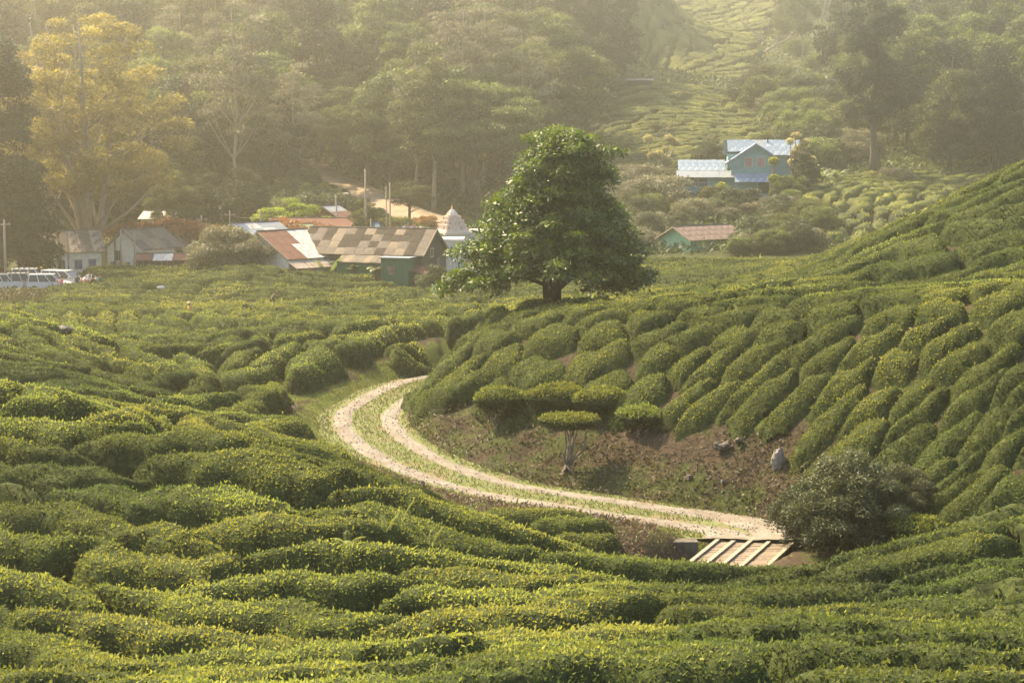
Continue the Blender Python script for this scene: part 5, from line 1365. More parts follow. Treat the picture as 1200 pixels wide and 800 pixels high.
# brown and white roofed house
e = gable_house('two_tone_house', 343, 185, math.radians(46), 6.4, 6.6, 2.3, 2.3, 'w_white', lambda i, j: 'tin_white' if (i >= 3 or (i >= 2 and j < 2)) else 'tin_rust', 'house with a half rust brown, half bright white tin roof', 6, 4, .3, 0.2,
                [('left', 1.4, .2, .8, .8)], ridge_off=1.1)
MB().slab([(-3.6, -4.9, 1.35), (4.6, -4.9, 1.35), (4.6, -3.55, 2.0), (-3.6, -3.55, 2.0)], .05).build('lean_to_roof', M['tin_mix'], e)
MB().slab([(4.62, -4.95, 1.42), (5.6, -4.95, 1.36), (5.6, -2.6, 2.2), (4.62, -2.6, 2.3)], .05).build('lean_to_roof', M['tin_red'], e)
MB().box(-3.4, 5.0, -4.7, -4.58, -1.2, 1.33).build('lean_to_wall', M['w_grey'], e); MB().box(4.9, 5.0, -4.58, -2.2, -1.2, 1.7).build('lean_to_wall', M['w_grey'], e)
for k in range(9): MB().box(-3.0 + k * .95, -2.94 + k * .95, -4.74, -4.70, -1.0, 1.3).build('batten', M['w_dark'], e)

e = gable_house('pale_roofed_house', 300, 204, math.radians(48), 6, 6.0, 3.3, 1.6, 'w_grey', lambda i, j: 'tin_pale' if (i + j) % 3 else 'tin_white', 'house with a pale tin roof behind the brown and white roof', 4, 3, .25, .2)
e = gable_house('green_roofed_shed', 318, 215, 0, 9, 4, 3.3, 1.0, 'w_grey', lambda i, j: 'tin_green', 'long shed with a faded green roof behind the village houses', 5, 1, .2, .2, cat='shed')
e = gable_house('rusty_long_shed', 368, 221, math.radians(-3), 9.6, 4, 3.7, .9, 'w_dark', lambda i, j: 'tin_red' if i % 3 else 'tin_rust', 'long rusty red roof between the orange bush and the street lamp', 6, 1, .2, .1, cat='shed')
e = gable_house('brick_red_shed', 388, 229, math.radians(62), 3.2, 4.4, 4.2, 1.2, 'tin_red', lambda i, j: 'tin_pale' if j else 'tin_rust', 'small brick red gabled shed with a bit of pale roof', 2, 2, .2, .0, cat='shed')
# white gabled house with the striped foot
e = gable_house('white_gabled_house', 168, 207, math.radians(62), 6, 4.9, 2.6, 1.75, 'w_cream', lambda i, j: 'tin_tan' if (i + j) % 3 else 'tin_grey', 'cream gabled house with a striped blue and yellow band along its foot', 5, 2, .4, .35, [('left', -.9, 1.1, .8, 1.0)])
for k in range(14):
    a0 = -2.4 + k * .345
    MB().box(-3.07, -3.02, a0, a0 + .30, -.3, .95).build('stripe_board', M[('yellow', 'w_white', 'blue')[k % 3]], e)
# grey roofed house with the low rusty shed
e = gable_house('grey_roofed_house', 196, 211, math.radians(14), 8.6, 6.2, 2.4, 1.7, 'w_grey', lambda i, j: 'tin_tan' if (i + 2 * j) % 5 == 2 else 'tin_grey', 'house with a broad weathered grey tin roof, right of the cream gable', 8, 3, .3, .25, ridge_off=.4)
e = gable_house('rusty_low_shed', 192, 201, math.radians(4), 5.6, 3.2, 1.35, .55, 'w_dark', lambda i, j: 'tin_red' if (i, j) not in ((2, 0), (3, 0)) else 'tin_white', 'low dark plank shed with a rusty roof and one white sheet', 6, 1, .2, .05, cat='shed')
for k in range(9): MB().box(-2.6 + k * .62, -2.54 + k * .62, -1.63, -1.60, -.5, 1.3).build('batten', M['w_grey'], e)
e = gable_house('pink_roofed_shed', 232, 206, 0, 3.4, 3, 1.3, .5, 'w_grey', lambda i, j: 'tin_red', 'small faded red roof between the low shed and the rounded shrub', 3, 1, .2, 0, cat='shed')
# far left houses
e = gable_house('tan_roofed_house', 84, 207, math.radians(24), 5.4, 5, 2.2, 1.9, 'w_cream', lambda i, j: 'tin_tan' if i % 2 else 'tin_mix', 'tan roofed house behind the huge golden tree trunk', 5, 3, .35, .3, [('front', -1.6, .2, .7, .9), ('front', .2, .2, .7, .9, 'window', 'yellow', 'blue'), ('front', 1.7, .2, .7, .9, 'window', 'yellow', 'blue')])
e = gable_house('green_kiosk', 50, 198, math.radians(6), 1.9, 1.8, 2.55, .12, 'w_green', lambda i, j: 'tin_pale', 'tall dark green kiosk behind the parked cars', 2, 1, .25, .2, [('front', .4, 1.2, .5, .6)], cat='kiosk')
e = gable_house('small_beige_hut', 31, 201, math.radians(10), 1.7, 2.4, 1.7, .6, 'w_conc', lambda i, j: 'tin_mix', 'small beige hut left of the green kiosk', 3, 1, .3, .3, [('front', .3, .3, .6, .9, 'door', 'w_green', 'w_green')], cat='hut')
e = gable_house('pale_far_house', 190, 245, math.radians(-10), 4, 4, 1.6, .8, 'w_white', lambda i, j: 'tin_white', 'pale roof far behind, between the golden tree and orange bushes', 4, 1, .3, .6)

# low green house on the right
e = gable_house('low_green_house', 822, 204, math.radians(38), 7.6, 4.8, 2.2, 1.15, 'w_mint', lambda i, j: 'tin_brown', 'low mint green house with a weathered brown tin roof', 9, 3, .4, -1.0, [('front', 1.5, .5, 1.0, .9), ('left', .2, .9, .9, .8, 'window', 'w_mint', 'w_green')])
MB().slab([(-4.3, 3.2, 2.3), (-3.4, 3.2, 2.3), (-3.4, 4.6, 1.9), (-4.3, 4.6, 1.9)], .05).build('side_roof', M['tin_mix'], e)

# the blue house
def blue_house():
    d = 243.0; a, _ = ray(868, 300); x = a * d; m = d / FPX
    zt = lambda py: CAMZ + ray(868, py)[1] * d
    z0 = zt(224); e = empty('blue_house', (x, d, z0), math.radians(-4), 'blue timber house with pale blue roofs, front gable and long left wing', 'house')
    X = lambda px: (px - 868) * m; Z = lambda py: (224 - py) * m
    # right wing, ridge left-right behind the gable
    MB().box(X(852), X(934), .6, .75, -3, Z(181)).build('wing_wall', M['w_blue'], e)
    MB().box(X(934) - .15, X(934), .75, 5, -3, Z(181)).build('wing_wall', M['w_blue'], e); MB().box(X(852), X(852) + .15, .75, 5, -3, Z(184)).build('wing_wall', M['w_blue'], e)
    MB().box(X(852), X(934), 5, 5.15, -3, Z(181)).build('wing_wall', M['w_blue'], e)
    sheet_roof(e, (X(884), .1, Z(182)), (X(937), .1, Z(182)), (X(937), 2.9, Z(166) + .15), (X(884), 2.9, Z(166) + .15), 6, 2, lambda i, j: 'tin_pale' if i < 1 else 'tin_blue')
    sheet_roof(e, (X(937), 5.6, Z(182)), (X(848), 5.6, Z(182)), (X(848), 2.9, Z(166) + .15), (X(937), 2.9, Z(166) + .15), 6, 2, lambda i, j: 'tin_blue')
    sheet_roof(e, (X(852), 1.0, Z(178)), (X(884), 1.0, Z(178)), (X(884), 2.9, Z(166) + .14), (X(852), 2.9, Z(166) + .14), 3, 1, lambda i, j: 'tin_blue')
    # gable block in front
    P = [(X(855), Z(205)), (X(900), Z(205)), (X(900), Z(181)), (X(883), Z(169.5)), (X(855), Z(187))]
    yb, yf = 1.2, -1.6
    MB().add([(p, yf, q) for p, q in P] + [(p, yb, q) for p, q in P], [(0, 1, 2, 3, 4), (9, 8, 7, 6, 5)] + [(i, 5 + i, 5 + (i + 1) % 5, (i + 1) % 5) for i in range(5)]).build('gable_wall', M['w_blue'], e)
    for k in range(15):
        z = Z(204) + k * .24
        if z < Z(183): MB().box(X(866), X(899.5), yf - .03, yf - .005, z, z + .2).build('weatherboard', M['w_blue'], e)
    MB().box(X(852), X(865), yf - .25, yf - .01, Z(196), Z(187)).build('bay_wall', M['w_blue'], e)
    for (u0, u1) in ((871, 879), (885, 893)):
        f = MB(); o = .09
        f.box(X(u0) - o, X(u0), yf - .1, yf - .032, Z(195) - o, Z(185) + o); f.box(X(u1), X(u1) + o, yf - .1, yf - .032, Z(195) - o, Z(185) + o); f.box(X(u0), X(u1), yf - .1, yf - .032, Z(185), Z(185) + o); f.box(X(u0), X(u1), yf - .1, yf - .032, Z(195) - o, Z(195))
        fo = f.build('window', M['frame_cream'], e); MB().box(X(u0) + .003, X(u1) - .003, yf - .06, yf - .034, Z(195) + .003, Z(185) - .003).build('pane', M['pink'], fo)
    # gable roof slopes (the left one runs down further)
    yo = yf - .5
    sheet_roof(e, (X(849), 2.9, Z(191)), (X(849), yo, Z(191)), (X(883), yo, Z(168.5)), (X(883), 2.9, Z(168.5)), 5, 4, lambda i, j: 'tin_blue' if j else 'tin_pale')
    sheet_roof(e, (X(903), yo, Z(181)), (X(903), 2.9, Z(181)), (X(883), 2.9, Z(168.5)), (X(883), yo, Z(168.5)), 5, 2, lambda i, j: 'tin_pale')
    for q in (((X(849), Z(191)), (X(883), Z(168.5))), ((X(883) + .01, Z(168.5)), (X(903), Z(181)))):
        MB().add([(p[0], yy, p[1] + w) for yy in (yo - .05, yo - .003) for p in q for w in (-.24, .03)], [(0, 1, 3, 2), (4, 6, 7, 5), (0, 2, 6, 4), (1, 5, 7, 3), (0, 4, 5, 1), (2, 3, 7, 6)]).build('barge_board', M['tin_blue'], e)
    # lower storey, porch roof
    MB().box(X(858), X(900), yf + .1, yf + .25, -3, Z(205) - .01).build('lower_wall', M['w_blue'], e)
    MB().box(X(884), X(899), yf + .04, yf + .09, -.2, Z(212)).build('porch_opening', M['glass_dark'], e)
    sheet_roof(e, (X(859), yf - 1.5, Z(212.5)), (X(899), yf - 1.5, Z(212.5)), (X(899), yf - .02, Z(203)), (X(859), yf - .02, Z(203)), 5, 1, lambda i, j: 'tin_blue', name='porch_sheet')
    for u in (860, 884, 898): MB().box(X(u), X(u) + .14, yf - 1.4, yf - 1.27, -2.5, Z(212.6)).build('porch_post', M['pink'] if u > 890 else M['w_blue'], e)
    # left wing
    MB().box(X(799), X(858), -.9, -.75, Z(219), Z(207)).build('wing_wall', M['w_blue'], e)
    MB().box(X(829), X(858), -.94, -.8, -3, Z(219.5)).build('plinth', M['w_conc'], e); MB().box(X(799), X(829), -.86, -.8, -3, Z(219.2)).build('plinth', M['w_blue'], e)
    MB().box(X(799), X(799) + .15, -.75, 4, -3, Z(207)).build('wing_wall', M['w_blue'], e); MB().box(X(799), X(858), 4, 4.15, -3, Z(207)).build('wing_wall', M['w_blue'], e)
    for k, (u0, u1) in enumerate(((801, 808), (810, 817), (819, 827))):
        MB().box(X(u0), X(u1), -.96, -.9, Z(218), Z(209)).build('louvre_window', M['glass_dark'] if k != 1 else M['w_grey'], e)
    for k in range(9): MB().box(X(800 + k * 3.4), X(800 + k * 3.4) + .06, -1.6, -1.54, -1.2, Z(214)).build('fence_slat', M['tin_blue'], e)
    MB().box(X(799), X(829), -1.62, -1.52, Z(214), Z(214) + .07).build('fence_rail', M['tin_blue'], e)
    sheet_roof(e, (X(794), -.5, Z(200)), (X(849), -.5, Z(200)), (X(849), 1.8, Z(188)), (X(794), 1.8, Z(188)), 7, 1, lambda i, j: 'tin_blue')
    sheet_roof(e, (X(792), -2.0, Z(207.5)), (X(858), -2.0, Z(207.5)), (X(858), -.52, Z(200) - .03), (X(792), -.52, Z(200) - .03), 8, 1, lambda i, j: 'tin_pale')
    sheet_roof(e, (X(849), 4.6, Z(202)), (X(794), 4.6, Z(202)), (X(794), 1.8, Z(188)), (X(849), 1.8, Z(188)), 7, 1, lambda i, j: 'tin_blue')
    for u in (796, 829): MB().box(X(u), X(u) + .12, -1.95, -1.83, -3, Z(207.8)).build('porch_post', M['tin_pale'], e)
    for (u0, u1, a0, a1, mt) in ((906, 911, 184, 193, 'pink'), (921, 928, 184, 196, 'glass_dark'), (905, 911, 209, 219, 'pink'), (918, 926, 209, 221, 'glass_dark')):
        fo = MB().box(X(u0) - .07, X(u1) + .07, .52, .6, Z(a1) - .07, Z(a0) + .07).build('window', M['w_blue'], e); MB().box(X(u0), X(u1), .49, .52, Z(a1), Z(a0)).build('pane', M[mt], fo)
    MB().box(X(900.3), X(934), .45, .58, -3, Z(220.5)).build('plinth', M['w_conc'], e)
    MB().box(X(862), X(896), -3.2, -2.9, -3, -.4).build('retaining_wall', M['w_conc'], e)
    MB().tube([(X(899), 2.4, Z(172)), (X(899), 2.4, Z(161))], [.09, .09], 6).build('chimney_pipe', M['glass_dark'], e)
blue_house()
for k in range(5):
    x, y, z = W(779 + k * 1.4 - 2, 268 - k * 3.3, 224 + k * 1.1); z = gz(x, y)
    tag(MB().box(-.62, .62, -.18, .18, -.3, .12 + .0).build('stone_step', M['pale_rock'], None, (x, y, z + .1 + k * .06)), ['lowest pale stone step on the garden slope', 'second pale stone step from the bottom', 'middle pale stone step of the five', 'fourth pale stone step, below the top one', 'topmost pale stone step below the blue house'][k], 'step', 'garden steps below the blue house')
e = gable_house('hilltop_hut', 748, 348, 0, 4.2, 2.5, 1.8, .25, 'w_dark', lambda i, j: 'tin_mix', 'tiny dark open hut on the ridge left of the far tea slope', 3, 1, .4, .1, cat='hut')

# the temple
def temple():
    d = 226.0; a, _ = ray(530, 300); x = a * d; m = d / FPX; z0 = CAMZ + ray(530, 286)[1] * d
    e = empty('hindu_temple', (x, d, z0), math.radians(28), 'small white temple with a tiered sculpted tower and gold finial', 'temple'); e.scale = (.86, .86, .9); Z = lambda py: (286 - py) * m
    MB().box(-1.9, 1.9, -1.9, 1.9, -2.5, Z(273)).build('base_wall', M['temple_blue'], e); MB().box(-2.2, 2.2, -2.2, 2.2, Z(273) + .003, Z(269.5)).build('cornice', M['temple'], e)
    MB().box(-1.75, 1.75, -1.75, 1.75, Z(269.5) + .003, Z(266)).build('parapet', M['temple'], e)
    hs = [(1.45, 266, 260), (1.15, 260, 254.5), (.88, 254.5, 249.5)]
    for (r, a0, a1) in hs:
        MB().box(-r, r, -r, r, Z(a0) + .004, Z(a1) - .08).build('tier', M['temple'], e); MB().box(-r - .08, r + .08, -r - .08, r + .08, Z(a1) - .077, Z(a1)).build('tier_cornice', M['temple'], e)
        n = 5 if r > 1 else 3
        for s in range(4):
            for k in range(n):
                u = -r + .2 + (2 * r - .4) * k / (n - 1); q = s * math.pi / 2; cx_, cy_ = u * math.cos(q) + (r + .10) * math.sin(q), u * math.sin(q) - (r + .10) * math.cos(q)
                MB().lathe([(.10, 0), (.12, .16), (.05, .24), (.08, .31), (.02, .40)], (cx_, cy_, Z(a0) + .01), 6).build('figure', M['temple' if (k + s) % 3 else 'pink'], e)
    MB().lathe([(.78, 0), (.86, .12), (.70, .35), (.48, .62), (.26, .82), (.10, .95)], (0, 0, Z(249.5) + .005), 10).build('dome', M['temple'], e)
    for k in range(8):
        q = k * math.pi / 4; MB().tube([(.80 * math.cos(q), .80 * math.sin(q), Z(249.5) + .05), (.73 * math.cos(q), .73 * math.sin(q), Z(249.5) + .36), (.28 * math.cos(q), .28 * math.sin(q), Z(249.5) + .84)], [.06, .05, .03], 5).build('rib', M['temple'], e)
    MB().lathe([(.10, 0), (.15, .10), (.06, .2), (.10, .32), (.03, .45), (.015, .85)], (0, 0, Z(249.5) + .95), 8).build('finial', M['gold_metal'], e)
    MB().box(-5.5, -2.0, -1.2, 1.2, -2.5, Z(272)).build('side_hall_wall', M['w_white'], e); MB().box(-5.8, -2.21, -1.5, 1.5, Z(272) + .003, Z(270.5)).build('side_hall_roof', M['w_conc'], e)
    MB().box(1.95, 7.5, -.2, 3.2, -2.5, Z(271)).build('side_hall_wall', M['w_white'], e); MB().box(2.21, 7.8, -.5, 3.5, Z(271) + .003, Z(269)).build('side_hall_roof', M['w_conc'], e)
    for u in (-1.2, 0, 1.2): MB().box(u - .25, u + .25, -1.96, -1.9, Z(280), Z(275)).build('niche', M['temple'], e)
temple()
# garden wall and forecourt behind the hall, where the visitors stand
x, y, z = W(470, 284, 212)
fc = tag(MB().box(-9, 7, -2.5, 3.0, -4, CAMZ + ray(470, 279)[1] * 212 - gz(x, y)).build('forecourt', M['w_conc'], None, (x, y, gz(x, y))), 'pale raised forecourt behind the hall, left of the temple', 'terrace')

# ------------------------------------------------------------------ poles, lamps, wires, sign
def pole(name, px, d, top, r, label, cat='pole', cross=True, lean=0.0, lamp=False, zb=None, mat='pole'):
    a, _ = ray(px, 300); x = a * d; z = gz(x, d) if zb is None else zb; H = CAMZ + ray(px, top)[1] * d - z
    e = empty(name, (x, d, z), 0, label, cat)
    MB().tube([(0, 0, -.5), (lean * .5, 0, H * .5), (lean, 0, H)], [r * 1.2, r, r * .8], 7).build('shaft', M[mat], e, smooth=True)
    if cross:
        MB().box(lean - .6, lean + .6, -.06, .06, H - .55, H - .43).build('crossarm', M['pole'], e)
        for u in (-.5, .5): MB().lathe([(.05, 0), (.07, .06), (.03, .16)], (lean + u, 0, H - .43), 6).build('insulator', M['tin_pale'], e)
    if lamp:
        MB().tube([(lean, 0, H - .1), (lean + .5, -.1, H + .1), (lean + 1.0, -.15, H + .12)], [.04, .035, .03], 6).build('lamp_arm', M['pole'], e)
        MB().ball((lean + 1.25, -.15, H + .1), .26, 8, 5, (1.5, .7, .5)).build('lamp_head', M['tin_white'], e)
    return (x + lean, d, z + H - .3)
w1 = pole('utility_pole', 6, 186, 257, .13, 'wooden utility pole at the far left edge behind the cars')
w2 = pole('utility_pole', 74, 203, 258, .11, 'leaning utility pole beside the tan roofed house', lean=-.7)
w3 = pole('utility_pole', 80, 198, 272, .08, 'short pole between the leaning pole and the golden trunk', cross=False)
w4 = pole('utility_pole', 135, 199, 272, .10, 'dark post at the left of the cream gable wall', cross=False, mat='dark_wood')
w5 = pole('utility_pole', 142, 199, 268, .12, 'thicker pole in the middle of the cream gable wall', cross=False)
w6 = pole('utility_pole', 158, 199, 272, .11, 'pole at the right corner of the cream gable wall', cross=False)
w7 = pole('utility_pole', 237, 214, 252, .09, 'thin pole in front of the tall orange bush')
w8 = pole('utility_pole', 270, 225, 247, .09, 'pole with a crossarm above the rounded shrub')
w9 = pole('utility_pole', 306, 222, 246, .10, 'pale pole standing behind the faded green roof', cross=False)
pole('street_lamp', 412, 216, 262, .10, 'street lamp with a white head above the patched roof', 'street lamp', cross=False, lamp=True)
pole('street_lamp', 398, 222, 228, .10, 'tall thin street lamp behind the brick red shed', 'street lamp', cross=False, lamp=True, lean=-.4)
pole('bare_pole', 453, 214, 218, .07, 'left one of two tall bare poles behind the hall', cross=False, mat='pale_bark')
pole('bare_pole', 457.5, 213, 214, .09, 'right, thicker one of two tall bare poles behind the hall', cross=False, mat='pale_bark')
pole('bare_pole', 429, 213, 198, .12, 'pale trunk-like pole left of the round blue sign', cross=False, mat='pale_bark')
pole('bare_pole', 435, 212, 256, .09, 'short post close to the round blue sign', cross=False)
def cable(a, b, sag, label):
    a, b = Vector(a), Vector(b); tag(MB().tube([a.lerp(b, t / 8) - Vector((0, 0, sag * 4 * (t / 8) * (1 - t / 8))) for t in range(9)], [.022] * 9, 4).build('cable', M['wire']), label, 'cable')
cable(w1, w2, 1.2, 'sagging cable from the edge pole to the leaning pole'); cable(w2, w5, .8, 'cable from the leaning pole to the cream gable pole'); cable(w7, w8, .6, 'cable between the two thin poles above the rounded shrub'); cable(w8, w9, .6, 'cable running right from the crossarm pole')
def ring_sign():
    x, y, _ = W(442, 265, 212); zc = CAMZ + ray(442, 265)[1] * 212; z = gz(x, y); e = empty('round_sign', (x, y, z), 0, 'round blue arch-shaped sign board above the patched roof', 'sign'); H = zc - z
    MB().box(-.06, .06, -.05, .05, -.3, H - .3).build('post', M['pole'], e)
    V = []; F = []
    for r in (.30, .48):
        for yy in (-.06, .06):
            for k in range(20): V.append((r * math.cos(k * math.pi / 10), yy, H + r * math.sin(k * math.pi / 10)))
    for k in range(20):
        j = (k + 1) % 20; F += [(k, j, 40 + j, 40 + k), (20 + k, 60 + k, 60 + j, 20 + j), (40 + k, 40 + j, 60 + j, 60 + k), (k, 20 + k, 20 + j, j)]
    MB().add(V, F).build('ring', M['blue'], e); MB().add([(.3 * math.cos(k * math.pi / 8), yy, H + .3 * math.sin(k * math.pi / 8)) for yy in (-.02, .02) for k in range(16)], [tuple(range(16)), tuple(range(31, 15, -1))]).build('panel', M['temple_blue'], e)
    MB().box(-.14, .14, -.045, -.02, H - .25, H + .02).build('emblem', M['w_white'], e)
ring_sign()

# ------------------------------------------------------------------ parked vehicles
for nm_, c_, r_, s_ in (('car_white', (.55, .54, .52), .35, .5), ('car_silver', (.34, .34, .33), .35, .5), ('rubber', (.02, .02, .02), .8, .2), ('car_dark', (.03, .03, .035), .3, .5), ('lamp_red', (.35, .03, .02), .4, .5), ('lamp_clear', (.6, .6, .58), .2, .5)):
    M[nm_] = plain(nm_, c_, r_, 3, .06, spec=s_)
def car(px, d, rz, prof, cabin, L, Wd, paint, label, rack=False, cat='car', z=None):
    """prof: body outline (x, z) from the rear to the front; cabin: (x0, x1, z0, x2, x3, z1) glasshouse"""
    a, _ = ray(px, 300); x = a * d; zz = gz(x, d) if z is None else z
    e = empty('parked_car', (x, d, zz), rz, label, cat, 'vehicles parked at the field edge'); e.scale = (.88, .88, .88)
    def prism(P, w0, w1, nm, mat, par=e):
        n = len(P); mb = MB(); zmx = max(p[1] for p in P)
        mb.add([(p[0], -w0 / 2 if p[1] < zmx * .7 else -w1 / 2, p[1]) for p in P] + [(p[0], w0 / 2 if p[1] < zmx * .7 else w1 / 2, p[1]) for p in P], [tuple(range(n)), tuple(range(2 * n - 1, n - 1, -1))] + [(i, n + i, n + (i + 1) % n, (i + 1) % n) for i in range(n)])
        return mb.build(nm, M[mat], par)
    b = prism(prof, Wd, Wd, 'body', paint)
    x0, x1, z0, x2, x3, z1 = cabin
    g = prism([(x0, z0 + .002), (x1, z0 + .002), (x3, z1), (x2, z1)], Wd * .97, Wd * .84, 'glasshouse', 'car_dark')
    MB().box(x2 - .06, x3 + .06, -Wd * .425, Wd * .425, z1 - .01, z1 + .07).build('roof', M[paint], e)
    for t in (0.03, .34, .66, .97):
        xa = x0 + (x1 - x0) * t; xb = x2 + (x3 - x2) * t
        for s in (-1, 1):
            MB().tube([(xa, s * Wd * .488, z0), (xb, s * Wd * .425, z1)], [.055, .05], 4).build('pillar', M[paint], e)
    for wx in (prof[0][0] + L * .18, prof[0][0] + L * .80):
        for s in (-1, 1):
            wh = MB().tube([(wx, s * (Wd / 2 - .2), .34), (wx, s * (Wd / 2 + .02), .34)], [.34, .34], 14).build('wheel', M['rubber'], e); MB().tube([(wx, s * (Wd / 2 + .0), .34), (wx, s * (Wd / 2 + .035), .34)], [.19, .17], 10).build('rim', M['car_silver'], wh)
    xf = max(p[0] for p in prof); xr = min(p[0] for p in prof)
    for s in (-1, 1):
        MB().box(xf - .05, xf + .02, s * Wd * .36 - .15, s * Wd * .36 + .15, .72, .88).build('headlight', M['lamp_clear'], e); MB().box(xr - .02, xr + .05, s * Wd * .42 - .08, s * Wd * .42 + .08, .8, 1.1).build('tail_light', M['lamp_red'], e)
        MB().box(x1 - .55, x1 - .4, s * (Wd / 2 + .12) - .1, s * (Wd / 2 + .12) + .1, z0 + .05, z0 + .22).build('mirror', M[paint], e)
        MB().box(0.05, .07, s * (Wd / 2 + .004) - .004, s * (Wd / 2 + .004) + .004, .42, z0).build('door_seam', M['car_dark'], e)
    MB().box(xf - .04, xf + .05, -Wd * .46, Wd * .46, .38, .6).build('bumper', M['car_dark'], e); MB().box(xr - .05, xr + .04, -Wd * .46, Wd * .46, .4, .62).build('bumper', M['car_dark'], e)
    if rack:
        r_ = MB()
        for s in (-.6, 0, .6): r_.box(x2 + .1, x3 - .1, s - .03, s + .03, z1 + .16, z1 + .2)
        for k in range(5): xx = x2 + .15 + k * (x3 - x2 - .3) / 4; r_.box(xx - .03, xx + .03, -.66, .66, z1 + .075, z1 + .155)
        r_.build('roof_rack', M['car_dark'], e)
    return e
SUV = [(-2.1, .36), (2.1, .36), (2.12, .95), (1.15, 1.08), (-2.1, 1.10)]
ZC = CAMZ + ray(50, 340)[1] * 178
for (px, d, rz, prof, cab, L, w_, pt, lab, rk) in [
    (3, 177, .12, SUV, (-2.05, 1.1, 1.10, -1.95, .55, 1.80), 4.2, 1.75, 'car_white', 'white off-roader cut by the left frame edge', True),
    (26, 177.5, .10, SUV, (-2.05, 1.1, 1.10, -1.95, .55, 1.85), 4.2, 1.75, 'car_silver', 'silver off-roader, second from the left edge', True),
    (36, 182, .10, SUV, (-2.05, 1.1, 1.10, -1.95, .55, 2.0), 4.2, 1.75, 'car_white', 'white off-roader with a loaded roof rack in the back row', True),
    (57, 177, .06, [(-2.2, .36), (2.2, .36), (2.22, .9), (1.5, 1.05), (-2.2, 1.08)], (-2.15, 1.4, 1.08, -2.0, .5, 1.78), 4.4, 1.78, 'car_white', 'white estate car side-on in the middle of the row', False),
    (74, 179.5, -.35, [(-2.5, .4), (2.5, .4), (2.55, 1.0), (1.9, 1.22), (-2.5, 1.3)], (-2.4, 1.8, 1.26, -2.3, .7, 2.0), 5.0, 1.9, 'car_white', 'large white van with a sloping nose, rightmost vehicle', False)]:
    car(px, d, rz, prof, cab, L, w_, pt, lab, rk, 'van' if 'van' in lab else 'car', z=gz((px - 600) / FPX * d, d) + .0)

# ------------------------------------------------------------------ people
SK = {}
for nm_, c_ in (('skin', (.30, .17, .11)), ('c_black', (.02, .02, .025)), ('c_yellow', (.55, .33, .08)), ('c_white', (.6, .58, .55)), ('c_pink', (.50, .18, .18)), ('c_blue', (.10, .17, .30)), ('c_red', (.40, .06, .05)), ('c_green', (.07, .16, .10)), ('hair', (.02, .015, .012)), ('straw', (.45, .34, .18)), ('c_brown', (.13, .08, .05)), ('c_jeans', (.08, .11, .17))):
    M[nm_] = plain(nm_, c_, .8, 8, .12)
def limb_mesh(name, J, mat, n=8):
    """a closed tapering surface round joints given as (x, y, z, rx, ry)"""
    mb = MB(); V = []; F = []
    P = [Vector(j[:3]) for j in J]
    for i, j in enumerate(J):
        t = (P[min(i + 1, len(P) - 1)] - P[max(i - 1, 0)]).normalized(); a = Vector((1, 0, 0)) - t * t.x
        a = a.normalized() if a.length > .2 else Vector((0, 1, 0)); b = t.cross(a)
        for k in range(n):
            q = 2 * math.pi * k / n; V.append(P[i] + a * math.cos(q) * j[3] + b * math.sin(q) * j[4])
    for i in range(len(J) - 1):
        for k in range(n): F.append((i * n + k, i * n + (k + 1) % n, (i + 1) * n + (k + 1) % n, (i + 1) * n + k))
    F.append(tuple(range(n))[::-1]); F.append(tuple((len(J) - 1) * n + k for k in range(n)))
    return mb.add(V, F)
